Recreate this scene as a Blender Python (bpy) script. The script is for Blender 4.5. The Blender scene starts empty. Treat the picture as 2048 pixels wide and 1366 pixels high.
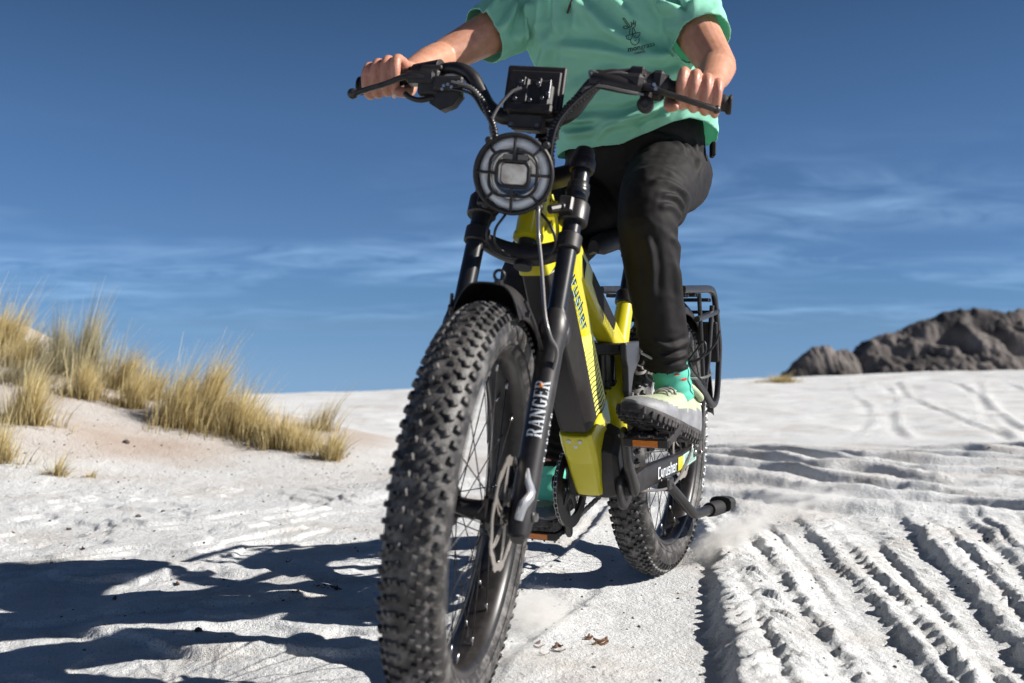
import bpy, bmesh, math, random
import numpy as np
from mathutils import Matrix, Vector

random.seed(7)
rng = np.random.default_rng(11)
SC = bpy.context.scene
COL = SC.collection
R_ = math.radians

# ---------------------------------------------------------------- camera
cam_d = bpy.data.cameras.new("camera")
cam = bpy.data.objects.new("camera", cam_d)
COL.objects.link(cam)
cam.location = (0, 0, 0.694)
cam.rotation_euler = (R_(90 - 0.70), R_(0.0), 0)
cam_d.sensor_width = 36.0
cam_d.lens = 36.0 * 2151.0 / 2048.0
cam_d.clip_start = 0.05
cam_d.clip_end = 2000
cam_d.dof.use_dof = True
cam_d.dof.focus_distance = 2.72
cam_d.dof.aperture_fstop = 3.6
SC.camera = cam

# ---------------------------------------------------------------- light
SUN_EL, SUN_AZ = 33.0, 98.0          # azimuth: degrees from +Y (view direction) towards +X
sun_d = bpy.data.lights.new("sun", 'SUN')
sun_d.energy = 5.0
sun_d.angle = R_(0.5)
sun_d.color = (1.0, 0.95, 0.885)
sun = bpy.data.objects.new("sun", sun_d)
COL.objects.link(sun)
sdir = Vector((math.sin(R_(SUN_AZ)) * math.cos(R_(SUN_EL)), math.cos(R_(SUN_AZ)) * math.cos(R_(SUN_EL)), math.sin(R_(SUN_EL))))
sun.rotation_euler = (-sdir).to_track_quat('-Z', 'Y').to_euler()
sun.location = sdir * 30

world = bpy.data.worlds.new("World")
SC.world = world
world.use_nodes = True
wn, wl = world.node_tree.nodes, world.node_tree.links
wn.clear()
def wnode(t, **kw):
    n = wn.new(t)
    for k, v in kw.items():
        if k in n.inputs: n.inputs[k].default_value = v
        else: setattr(n, k, v)
    return n
w_out = wnode('ShaderNodeOutputWorld')
w_bg = wnode('ShaderNodeBackground')
w_bg.inputs['Strength'].default_value = 0.05
sky = wnode('ShaderNodeTexSky', sky_type='NISHITA', sun_disc=False)
sky.sun_elevation = R_(SUN_EL)
sky.sun_rotation = R_(SUN_AZ)
sky.altitude = 1400
sky.air_density = 1.0
sky.dust_density = 0.1
sky.ozone_density = 3.5
tc = wnode('ShaderNodeTexCoord')
sep = wnode('ShaderNodeSeparateXYZ')
wl.new(tc.outputs['Generated'], sep.inputs[0])
# deeper, polarised blue with height in view; unseen upper dome reddened to warm the shadows
zc_ = wnode('ShaderNodeMath', operation='MAXIMUM'); zc_.inputs[1].default_value = 0.004      # below the horizon the sky repeats its lowest band
wl.new(sep.outputs['Z'], zc_.inputs[0])
cv = wnode('ShaderNodeCombineXYZ')
for k_ in ('X', 'Y'): wl.new(sep.outputs[k_], cv.inputs[k_])
wl.new(zc_.outputs[0], cv.inputs['Z']); wl.new(cv.outputs[0], sky.inputs[0])
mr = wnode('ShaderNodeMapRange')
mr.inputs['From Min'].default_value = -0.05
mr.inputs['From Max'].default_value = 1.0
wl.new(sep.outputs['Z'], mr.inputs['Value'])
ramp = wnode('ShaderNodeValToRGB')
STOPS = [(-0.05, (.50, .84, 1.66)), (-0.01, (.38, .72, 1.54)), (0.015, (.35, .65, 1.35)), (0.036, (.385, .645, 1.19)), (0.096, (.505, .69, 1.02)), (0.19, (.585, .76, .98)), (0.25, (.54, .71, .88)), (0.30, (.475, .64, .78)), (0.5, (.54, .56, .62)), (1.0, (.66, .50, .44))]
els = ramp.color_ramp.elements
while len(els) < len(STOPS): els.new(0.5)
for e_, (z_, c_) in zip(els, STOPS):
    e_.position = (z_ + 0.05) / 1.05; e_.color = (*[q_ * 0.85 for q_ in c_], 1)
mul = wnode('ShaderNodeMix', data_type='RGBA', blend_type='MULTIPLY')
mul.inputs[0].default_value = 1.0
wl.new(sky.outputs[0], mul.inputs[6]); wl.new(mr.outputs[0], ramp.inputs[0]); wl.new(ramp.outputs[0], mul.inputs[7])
# thin streaks of cirrus: direction projected on a high plane
addz = wnode('ShaderNodeMath', operation='ADD'); addz.inputs[1].default_value = 0.10
wl.new(sep.outputs['Z'], addz.inputs[0])
mx = wnode('ShaderNodeMath', operation='MAXIMUM'); mx.inputs[1].default_value = 0.05
wl.new(addz.outputs[0], mx.inputs[0])
dx = wnode('ShaderNodeMath', operation='DIVIDE'); dy = wnode('ShaderNodeMath', operation='DIVIDE')
wl.new(sep.outputs['X'], dx.inputs[0]); wl.new(mx.outputs[0], dx.inputs[1])
wl.new(sep.outputs['Y'], dy.inputs[0]); wl.new(mx.outputs[0], dy.inputs[1])
cmb = wnode('ShaderNodeCombineXYZ')
wl.new(dx.outputs[0], cmb.inputs[0]); wl.new(dy.outputs[0], cmb.inputs[1])
mp = wnode('ShaderNodeMapping'); mp.inputs['Scale'].default_value = (0.75, 1.0, 1.0); mp.inputs['Location'].default_value = (3.7, 1.3, 0); mp.inputs['Rotation'].default_value = (0, 0, R_(-16))
wl.new(cmb.outputs[0], mp.inputs[0])
n1 = wnode('ShaderNodeTexNoise'); n1.inputs['Scale'].default_value = 1.9; n1.inputs['Detail'].default_value = 9; n1.inputs['Roughness'].default_value = 0.6; n1.inputs['Distortion'].default_value = 1.1
wl.new(mp.outputs[0], n1.inputs['Vector'])
cr = wnode('ShaderNodeValToRGB')
cr.color_ramp.elements[0].position = 0.40; cr.color_ramp.elements[0].color = (0, 0, 0, 1)
cr.color_ramp.elements[1].position = 0.78; cr.color_ramp.elements[1].color = (1, 1, 1, 1)
wl.new(n1.outputs[0], cr.inputs[0])
cz = wnode('ShaderNodeMapRange'); cz.inputs['From Min'].default_value = 0.19; cz.inputs['From Max'].default_value = 0.07; cz.inputs['To Min'].default_value = 0.0; cz.inputs['To Max'].default_value = 0.85
wl.new(sep.outputs['Z'], cz.inputs['Value'])
cm = wnode('ShaderNodeMath', operation='MULTIPLY')
cz2 = wnode('ShaderNodeMapRange'); cz2.inputs['From Min'].default_value = -0.01; cz2.inputs['From Max'].default_value = 0.03
wl.new(sep.outputs['Z'], cz2.inputs['Value'])
cm0 = wnode('ShaderNodeMath', operation='MULTIPLY')
wl.new(cz.outputs[0], cm0.inputs[0]); wl.new(cz2.outputs[0], cm0.inputs[1])
n2 = wnode('ShaderNodeTexNoise'); n2.inputs['Scale'].default_value = 0.62; n2.inputs['Detail'].default_value = 3
wl.new(mp.outputs[0], n2.inputs['Vector'])
cp = wnode('ShaderNodeMapRange'); cp.inputs['From Min'].default_value = 0.41; cp.inputs['From Max'].default_value = 0.70
wl.new(n2.outputs[0], cp.inputs['Value'])
cm1 = wnode('ShaderNodeMath', operation='MULTIPLY'); wl.new(cp.outputs[0], cm1.inputs[0]); wl.new(cr.outputs[0], cm1.inputs[1])
wl.new(cm1.outputs[0], cm.inputs[0]); wl.new(cm0.outputs[0], cm.inputs[1])
cmix = wnode('ShaderNodeMix', data_type='RGBA')
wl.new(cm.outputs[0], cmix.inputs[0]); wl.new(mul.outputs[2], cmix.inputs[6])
cmix.inputs[7].default_value = (5.4, 8.6, 13.0, 1)
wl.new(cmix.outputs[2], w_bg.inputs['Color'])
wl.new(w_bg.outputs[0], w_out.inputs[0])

SC.view_settings.view_transform = 'Standard'
SC.view_settings.look = 'None'
SC.view_settings.exposure = 0.68
SC.view_settings.gamma = 1.0
SC.view_settings.use_curve_mapping = False
SC.render.engine = 'CYCLES'
SC.cycles.use_denoising = True
SC.cycles.max_bounces = 8
SC.cycles.volume_bounces = 3
SC.cycles.transparent_max_bounces = 16

# ---------------------------------------------------------------- helpers
def tag(o, label=None, cat=None, group=None, kind=None):
    for k, v in (('label', label), ('category', cat), ('group', group), ('kind', kind)):
        if v: o[k] = v
    return o

def smooth(a, b, x):
    t = np.clip((x - a) / (b - a), 0, 1)
    return t * t * (3 - 2 * t)

def _hash(ix, iy, iz, s):
    n = (ix * 374761393 + iy * 668265263 + iz * 2147483647 + s * 974634777) & 0xffffffff
    n = ((n ^ (n >> 13)) * 1274126177) & 0xffffffff
    n = ((n ^ (n >> 16)) * 2246822519) & 0xffffffff
    return ((n ^ (n >> 15)) & 0xffff) / 65535.0

def vnoise(x, y, z=None, s=0):
    """value noise, -1..1"""
    x = np.asarray(x, float); y = np.asarray(y, float)
    fx = np.floor(x); fy = np.floor(y)
    ix = fx.astype(np.int64); iy = fy.astype(np.int64)
    tx = x - fx; ty = y - fy
    tx = tx * tx * tx * (tx * (tx * 6 - 15) + 10); ty = ty * ty * ty * (ty * (ty * 6 - 15) + 10)
    def layer(iz):
        a = _hash(ix, iy, iz, s); b = _hash(ix + 1, iy, iz, s); c = _hash(ix, iy + 1, iz, s); d = _hash(ix + 1, iy + 1, iz, s)
        return (a * (1 - tx) + b * tx) * (1 - ty) + (c * (1 - tx) + d * tx) * ty
    if z is None:
        return layer(np.int64(0)) * 2 - 1
    z = np.asarray(z, float); fz = np.floor(z); iz = fz.astype(np.int64); tz = z - fz
    tz = tz * tz * (3 - 2 * tz)
    return (layer(iz) * (1 - tz) + layer(iz + 1) * tz) * 2 - 1

def fbm(x, y, z=None, s=0, oct=4, gain=0.5, lac=2.03):
    a, t, n = 1.0, 0.0, 0.0
    for i in range(oct):
        t = t + a * vnoise(x, y, z, s + i * 17)
        n += a; a *= gain
        x = x * lac + 3.1; y = y * lac + 1.7
        if z is not None: z = z * lac + 2.3
    return t / n

def link(o, parent=None):
    COL.objects.link(o)
    if parent is not None: o.parent = parent
    return o

def empty(name, parent=None, loc=(0, 0, 0)):
    o = bpy.data.objects.new(name, None)
    o.empty_display_size = 0.1
    o.location = loc
    return link(o, parent)

def mesh_np(name, V, F, mats, parent=None, smooth_=True, sharp=None, mi=None):
    """one mesh object from arrays; F is an (n,3|4) array or list of tuples"""
    me = bpy.data.meshes.new(name)
    if isinstance(F, np.ndarray):
        n, k = F.shape
        me.vertices.add(len(V)); me.vertices.foreach_set('co', np.asarray(V, np.float32).ravel())
        me.loops.add(n * k); me.loops.foreach_set('vertex_index', F.astype(np.int32).ravel())
        me.polygons.add(n); me.polygons.foreach_set('loop_start', np.arange(0, n * k, k, dtype=np.int32))
        me.update(calc_edges=True)
    else:
        me.from_pydata([tuple(v) for v in V], [], [tuple(f) for f in F])
    for m in (mats if isinstance(mats, (list, tuple)) else [mats]): me.materials.append(m)
    if mi is not None: me.polygons.foreach_set('material_index', np.asarray(mi, np.int32))
    if smooth_:
        me.polygons.foreach_set('use_smooth', np.ones(len(me.polygons), bool))
        if sharp is not None:
            me.set_sharp_from_angle(angle=R_(sharp))
    me.validate()
    me.update()
    o = bpy.data.objects.new(name, me)
    return link(o, parent)

def grid_faces(nu, nv, wu=False, wv=False):
    """quads of a nu x nv vertex grid (index = i*nv + j)"""
    I = np.arange(nu if wu else nu - 1); J = np.arange(nv if wv else nv - 1)
    i, j = np.meshgrid(I, J, indexing='ij')
    i2 = (i + 1) % nu; j2 = (j + 1) % nv
    return np.stack([i * nv + j, i2 * nv + j, i2 * nv + j2, i * nv + j2], -1).reshape(-1, 4)

class MB:
    """collects shapes into one mesh"""
    def __init__(s): s.V = []; s.F = []; s.n = 0; s.M = []; s.m = 0
    def add(s, V, F):
        V = np.asarray(V, float).reshape(-1, 3)
        s.V.append(V); s.F += [tuple(int(i) + s.n for i in f) for f in F]; s.M += [s.m] * len(F); s.n += len(V)
        return s
    def frame(s, pts, up=None):
        pts = np.asarray(pts, float); n = len(pts)
        T = np.gradient(pts, axis=0) if n > 2 else np.repeat((pts[-1:] - pts[:1]), n, 0)
        T /= np.linalg.norm(T, axis=1)[:, None] + 1e-12
        a = np.array([0, 0, 1.0]) if up is None else np.asarray(up, float)
        if abs(a @ T[0]) > 0.95: a = np.array([0, 1.0, 0]) if abs(T[0][1]) < 0.9 else np.array([1.0, 0, 0])
        N = np.zeros_like(T)
        v = a - (a @ T[0]) * T[0]; N[0] = v / np.linalg.norm(v)
        for i in range(1, n):
            v = N[i - 1] - (N[i - 1] @ T[i]) * T[i]
            N[i] = v / (np.linalg.norm(v) + 1e-12)
        return T, N, np.cross(T, N)
    def tube(s, pts, r, seg=12, cap=True, sq=(1, 1), up=None, pw=2.0, closed=False):
        """swept tube; r scalar or per point; sq scales (normal, binormal); pw>2 gives a rounded-square section"""
        pts = np.asarray(pts, float); n = len(pts)
        r = np.broadcast_to(np.asarray(r, float), (n,))
        sqa = np.asarray(sq, float)
        if sqa.ndim == 1: sqa = np.repeat(sqa[None], n, 0)
        if closed:
            T = np.roll(pts, -1, 0) - np.roll(pts, 1, 0); T /= np.linalg.norm(T, axis=1)[:, None]
            a = np.asarray(up if up is not None else (0, 0, 1), float)
            N = a - (T @ a)[:, None] * T; N /= np.linalg.norm(N, axis=1)[:, None] + 1e-12
            B = np.cross(T, N)
        else:
            T, N, B = s.frame(pts, up)
        a = np.arange(seg) / seg * 2 * math.pi + math.pi / seg
        c, q = np.cos(a), np.sin(a)
        e = 2.0 / pw
        c = np.sign(c) * np.abs(c) ** e; q = np.sign(q) * np.abs(q) ** e
        V = pts[:, None] + r[:, None, None] * (c[None, :, None] * N[:, None] * sqa[:, 0][:, None, None] + q[None, :, None] * B[:, None] * sqa[:, 1][:, None, None])
        F = grid_faces(n, seg, wu=closed, wv=True)[:, ::-1]
        F = [tuple(f) for f in F]
        if cap and not closed:
            F.append(tuple(range(seg))); F.append(tuple(range((n - 1) * seg, n * seg))[::-1])
        return s.add(V, F)
    def lathe(s, prof, o, ax, seg=24, cap=False, ref=None):
        """profile of (radius, height) spun about the axis ax through o"""
        o = np.asarray(o, float); ax = np.asarray(ax, float); ax = ax / np.linalg.norm(ax)
        a = np.array([0, 0, 1.0]) if ref is None else np.asarray(ref, float)
        if abs(a @ ax) > 0.9: a = np.array([1.0, 0, 0])
        N = a - (a @ ax) * ax; N /= np.linalg.norm(N); B = np.cross(ax, N)
        t = np.arange(seg) / seg * 2 * math.pi
        prof = np.asarray(prof, float)
        V = o + prof[:, 1][:, None, None] * ax + prof[:, 0][:, None, None] * (np.cos(t)[None, :, None] * N + np.sin(t)[None, :, None] * B)
        F = [tuple(f) for f in grid_faces(len(prof), seg, wv=True)]
        if cap:
            F.append(tuple(range(seg))[::-1]); F.append(tuple(range((len(prof) - 1) * seg, len(prof) * seg)))
        return s.add(V, F)
    def cyl(s, a, b, r, seg=16, ch=0.0):
        a = np.asarray(a, float); b = np.asarray(b, float); L = np.linalg.norm(b - a)
        ch = min(ch, L / 3, r * 0.5)
        pr = [(r, 0), (r, L)] if ch == 0 else [(r - ch, 0), (r, ch), (r, L - ch), (r - ch, L)]
        return s.lathe(pr, a, b - a, seg, cap=True)
    def box(s, c, size, M=None, ch=0.0):
        """box with chamfered edges; M columns are its axes"""
        h = np.asarray(size, float) / 2; c = np.asarray(c, float)
        M = np.eye(3) if M is None else np.asarray(M, float)
        if ch <= 0:
            P = np.array([[x, y, z] for x in (-1, 1) for y in (-1, 1) for z in (-1, 1)]) * h
            F = [(0, 1, 3, 2), (4, 6, 7, 5), (0, 4, 5, 1), (2, 3, 7, 6), (0, 2, 6, 4), (1, 5, 7, 3)]
            return s.add(P @ M.T + c, F)
        ch = min(ch, h.min() * 0.8)
        P = []; idx = {}
        for x in (-1, 1):
            for y in (-1, 1):
                for z in (-1, 1):
                    for k in range(3):
                        q = np.array([x, y, z]) * (h - ch); q[k] = (x, y, z)[k] * h[k]
                        idx[(x, y, z, k)] = len(P); P.append(q)
        F = []
        for k in range(3):
            a, b = [i for i in range(3) if i != k]
            for sg in (-1, 1):
                f = []
                for (u, v) in ((-1, -1), (1, -1), (1, 1), (-1, 1)):
                    t = [0, 0, 0]; t[k] = sg; t[a] = u; t[b] = v
                    f.append(idx[(*t, k)])
                F.append(tuple(f))
            for u in (-1, 1):
                for v in (-1, 1):
                    t0 = [0, 0, 0]; t1 = [0, 0, 0]
                    t0[k] = -1; t1[k] = 1; t0[a] = t1[a] = u; t0[b] = t1[b] = v
                    F.append((idx[(*t0, a)], idx[(*t1, a)], idx[(*t1, b)], idx[(*t0, b)]))
        for x in (-1, 1):
            for y in (-1, 1):
                for z in (-1, 1):
                    F.append((idx[(x, y, z, 0)], idx[(x, y, z, 1)], idx[(x, y, z, 2)]))
        return s.add(np.array(P) @ M.T + c, F)
    def loft(s, rings, cap=True, closed=True):
        rings = np.asarray(rings, float); n, k = rings.shape[:2]
        F = [tuple(f) for f in grid_faces(n, k, wv=closed)]
        if cap:
            F.append(tuple(range(k))[::-1]); F.append(tuple(range((n - 1) * k, n * k)))
        return s.add(rings.reshape(-1, 3), F)
    def prism(s, poly, o, ex, ey, depth):
        """polygon (u,v) in the plane o,ex,ey pushed out by depth vector, both sides capped"""
        o, ex, ey, depth = [np.asarray(q, float) for q in (o, ex, ey, depth)]
        P = np.asarray(poly, float)
        A = o + P[:, :1] * ex + P[:, 1:2] * ey
        return s.loft([A, A + depth])
    def ball(s, c, r, seg=12, M=None):
        r = np.broadcast_to(np.asarray(r, float), (3,))
        n = max(6, seg // 2 + 1)
        ph = np.linspace(0.02, math.pi - 0.02, n); t = np.arange(seg) / seg * 2 * math.pi
        V = np.stack([np.sin(ph)[:, None] * np.cos(t), np.sin(ph)[:, None] * np.sin(t), np.repeat(np.cos(ph)[:, None], seg, 1)], -1) * r
        V = V.reshape(-1, 3)
        if M is not None: V = V @ np.asarray(M, float).T
        F = [tuple(f)[::-1] for f in grid_faces(n, seg, wv=True)]
        F.append(tuple(range(seg))); F.append(tuple(range((n - 1) * seg, n * seg))[::-1])
        return s.add(V + np.asarray(c, float), F)
    def arrays(s): return np.concatenate(s.V), s.F
    def build(s, name, mats, parent=None, sharp=35, bev=None, fix=True):
        V = np.concatenate(s.V)
        me = bpy.data.meshes.new(name)
        me.from_pydata(V.tolist(), [], s.F)
        for m in (mats if isinstance(mats, (list, tuple)) else [mats]): me.materials.append(m)
        me.polygons.foreach_set('material_index', np.asarray(s.M, np.int32))
        if fix:
            bm = bmesh.new(); bm.from_mesh(me)
            bmesh.ops.recalc_face_normals(bm, faces=bm.faces[:])
            bm.to_mesh(me); bm.free()
        me.polygons.foreach_set('use_smooth', np.ones(len(me.polygons), bool))
        if sharp: me.set_sharp_from_angle(angle=R_(sharp))
        me.update()
        o = bpy.data.objects.new(name, me)
        if bev:
            b = o.modifiers.new('bevel', 'BEVEL'); b.width = bev; b.segments = 2; b.limit_method = 'ANGLE'; b.angle_limit = R_(35); b.harden_normals = False
        return link(o, parent)

def spline(P, n):
    """Catmull-Rom through the points, n samples"""
    P = np.asarray(P, float)
    if len(P) == 2: return P[0] + (P[1] - P[0]) * np.linspace(0, 1, n)[:, None]
    Q = np.vstack([2 * P[0] - P[1], P, 2 * P[-1] - P[-2]])
    d = np.linalg.norm(np.diff(P, axis=0), axis=1) ** 0.5
    t = np.concatenate([[0], np.cumsum(d)]); t /= t[-1]
    x = np.linspace(0, 1, n); out = []
    for v in x:
        i = min(max(np.searchsorted(t, v, 'right') - 1, 0), len(P) - 2)
        u = (v - t[i]) / (t[i + 1] - t[i])
        p0, p1, p2, p3 = Q[i], Q[i + 1], Q[i + 2], Q[i + 3]
        out.append(0.5 * (2 * p1 + (p2 - p0) * u + (2 * p0 - 5 * p1 + 4 * p2 - p3) * u * u + (3 * p1 - p0 - 3 * p2 + p3) * u ** 3))
    return np.array(out)

# ---------------------------------------------------------------- materials
def mat(name, col, rough=0.5, metal=0.0, var=0.0, vscale=20.0, bump=0.0, bscale=200.0, col2=None, spec=0.5, coat=0.0, dust=0.0, trans=0.0):
    m = bpy.data.materials.new(name); m.use_nodes = True
    nt = m.node_tree; b = nt.nodes['Principled BSDF']
    b.inputs['Base Color'].default_value = (*col, 1)
    b.inputs['Roughness'].default_value = rough
    b.inputs['Metallic'].default_value = metal
    b.inputs['Specular IOR Level'].default_value = spec
    if coat: b.inputs['Coat Weight'].default_value = coat; b.inputs['Coat Roughness'].default_value = 0.08
    tcn = nt.nodes.new('ShaderNodeTexCoord')
    last = None
    if var > 0 or col2 is not None:
        nz = nt.nodes.new('ShaderNodeTexNoise'); nz.inputs['Scale'].default_value = vscale; nz.inputs['Detail'].default_value = 5
        nt.links.new(tcn.outputs['Object'], nz.inputs['Vector'])
        r = nt.nodes.new('ShaderNodeValToRGB')
        c2 = col2 if col2 is not None else tuple(min(1, c * (1 + var)) for c in col)
        c1 = col if col2 is not None else tuple(c * (1 - var) for c in col)
        r.color_ramp.elements[0].position = 0.35; r.color_ramp.elements[0].color = (*c1, 1)
        r.color_ramp.elements[1].position = 0.68; r.color_ramp.elements[1].color = (*c2, 1)
        nt.links.new(nz.outputs[0], r.inputs[0]); last = r.outputs[0]
    if dust > 0:
        nz = nt.nodes.new('ShaderNodeTexNoise'); nz.inputs['Scale'].default_value = 34; nz.inputs['Detail'].default_value = 8; nz.inputs['Roughness'].default_value = 0.7
        nt.links.new(tcn.outputs['Object'], nz.inputs['Vector'])
        r = nt.nodes.new('ShaderNodeMapRange'); r.inputs['From Min'].default_value = 0.46; r.inputs['From Max'].default_value = 0.74; r.inputs['To Max'].default_value = dust
        nt.links.new(nz.outputs[0], r.inputs['Value'])
        mx_ = nt.nodes.new('ShaderNodeMix'); mx_.data_type = 'RGBA'
        nt.links.new(r.outputs[0], mx_.inputs[0])
        if last is not None: nt.links.new(last, mx_.inputs[6])
        else: mx_.inputs[6].default_value = (*col, 1)
        mx_.inputs[7].default_value = (0.42, 0.40, 0.38, 1); last = mx_.outputs[2]
    if last is not None: nt.links.new(last, b.inputs['Base Color'])
    if bump > 0:
        nz = nt.nodes.new('ShaderNodeTexNoise'); nz.inputs['Scale'].default_value = bscale; nz.inputs['Detail'].default_value = 4
        nt.links.new(tcn.outputs['Object'], nz.inputs['Vector'])
        bp = nt.nodes.new('ShaderNodeBump'); bp.inputs['Strength'].default_value = min(1.0, bump); bp.inputs['Distance'].default_value = 0.4 / bscale
        nt.links.new(nz.outputs[0], bp.inputs['Height']); nt.links.new(bp.outputs[0], b.inputs['Normal'])
    if trans > 0:
        t = nt.nodes.new('ShaderNodeBsdfTranslucent'); mxs = nt.nodes.new('ShaderNodeMixShader'); mxs.inputs[0].default_value = trans
        if last is not None: nt.links.new(last, t.inputs['Color'])
        else: t.inputs['Color'].default_value = (*col, 1)
        o_ = nt.nodes['Material Output']
        nt.links.new(b.outputs[0], mxs.inputs[1]); nt.links.new(t.outputs[0], mxs.inputs[2]); nt.links.new(mxs.outputs[0], o_.inputs[0])
    return m
# ================================================================ SETTING
def axis_grid(segs):
    """segs: list of (start, end, step0, step1) joined"""
    out = []
    for a, b, s0, s1 in segs:
        if s0 == s1:
            n = max(1, int(round((b - a) / s0))); out.append(a + (b - a) * np.arange(n) / n)
        else:
            x = a; q = s1 / s0; L = b - a; v = []
            while x < b - 1e-6:
                v.append(x); x += s0 + (s1 - s0) * (x - a) / L
            out.append(np.array(v))
    out.append(np.array([segs[-1][1]]))
    return np.concatenate(out)

def line_x(pts, y):
    p = np.asarray(pts, float)
    return np.interp(y, p[:, 1], p[:, 0]) + np.where(y < p[0, 1], (y - p[0, 1]) * (p[1, 0] - p[0, 0]) / (p[1, 1] - p[0, 1]), 0) + np.where(y > p[-1, 1], (y - p[-1, 1]) * (p[-1, 0] - p[-2, 0]) / (p[-1, 1] - p[-2, 1]), 0)

RUTS = [   # left-facing little walls of old tyre ruts: path, height, wall width, how far the top ramps down to the right
    ([(0.404, 2.09), (0.451, 2.42), (0.522, 2.92), (0.585, 3.43), (0.60, 3.9)], 0.046, 0.050, 0.30),
    ([(0.657, 2.09), (0.700, 2.55), (0.735, 3.14), (0.79, 3.68), (0.83, 4.1)], 0.019, 0.022, 0.14),
    ([(0.815, 2.09), (0.908, 2.73), (0.991, 3.61), (1.02, 4.0)], 0.022, 0.022, 0.18),
    ([(1.025, 2.16), (1.153, 2.68), (1.279, 3.35), (1.393, 3.9)], 0.030, 0.035, 0.24),
    ([(1.20, 2.2), (1.386, 2.91), (1.553, 3.56), (1.66, 4.1)], 0.032, 0.04, 0.30),
]
THIN = [([(0.735, 2.09), (0.80, 2.6), (0.86, 3.2), (0.90, 4.0)], .010, .012), ([(0.88, 2.09), (0.985, 2.73), (1.07, 3.5), (1.12, 4.0)], .012, .014), ([(0.955, 2.12), (1.06, 2.7), (1.17, 3.4), (1.25, 4.0)], .010, .012),
        ([(1.12, 2.2), (1.28, 2.8), (1.43, 3.5), (1.52, 4.1)], .012, .014), ([(1.30, 2.4), (1.47, 3.0), (1.65, 3.7), (1.78, 4.2)], .014, .016), ([(1.42, 2.5), (1.62, 3.1), (1.85, 3.9), (1.95, 4.3)], .012, .015), ([(0.555, 2.3), (0.60, 2.7), (0.655, 3.2), (0.70, 3.8)], .008, .010)]
CREST_Y = 14.0
def far_z(x, y):
    zc = -0.081 + 0.0296 * x + 0.035 * fbm(x * 0.5, y * 0.2, s=5)
    t = np.clip((y - 5.5) / (CREST_Y - 5.5), 0, 1)
    rise = zc * t ** 1.4
    rise = np.where(y > CREST_Y, zc - 0.085 * (y - CREST_Y) * smooth(0, 3, y - CREST_Y), rise)
    return rise

def mound_z(x, y):
    z = 0.92 * np.exp(-(((x + 4.15) / 1.35) ** 2 + ((y - 7.4) / 2.0) ** 2))
    z += 0.23 * np.exp(-(((x + 2.55) / 0.85) ** 2 + ((y - 6.3) / 0.95) ** 2))
    z += 0.17 * np.exp(-(((x + 1.5) / 0.75) ** 2 + ((y - 6.2) / 0.62) ** 2))
    z += 0.12 * np.exp(-(((x + 2.4) / 0.6) ** 2 + ((y - 5.2) / 0.38) ** 2))
    z += 0.05 * np.exp(-(((x + 0.95) / 0.45) ** 2 + ((y - 5.75) / 0.45) ** 2))
    return z

def scarp(x, y, P, drop, w, back):
    """a broken crust edge: ground behind the path stands up by drop and falls off at once in front of it"""
    P = np.asarray(P, float)
    o = np.argsort(P[:, 0]); P = P[o]
    yy = np.interp(x, P[:, 0], P[:, 1]) + 0.05 * vnoise(x * 6, x * 0 + 3, s=9) + 0.008 * vnoise(x * 31, x * 0, s=19)
    inside = smooth(P[0, 0] - 0.02, P[0, 0] + 0.1, x) * (1 - smooth(P[-1, 0] - 0.1, P[-1, 0] + 0.02, x))
    d = y - yy
    return drop * inside * smooth(0, w, d) * np.exp(-np.maximum(d, 0) / back)

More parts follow.
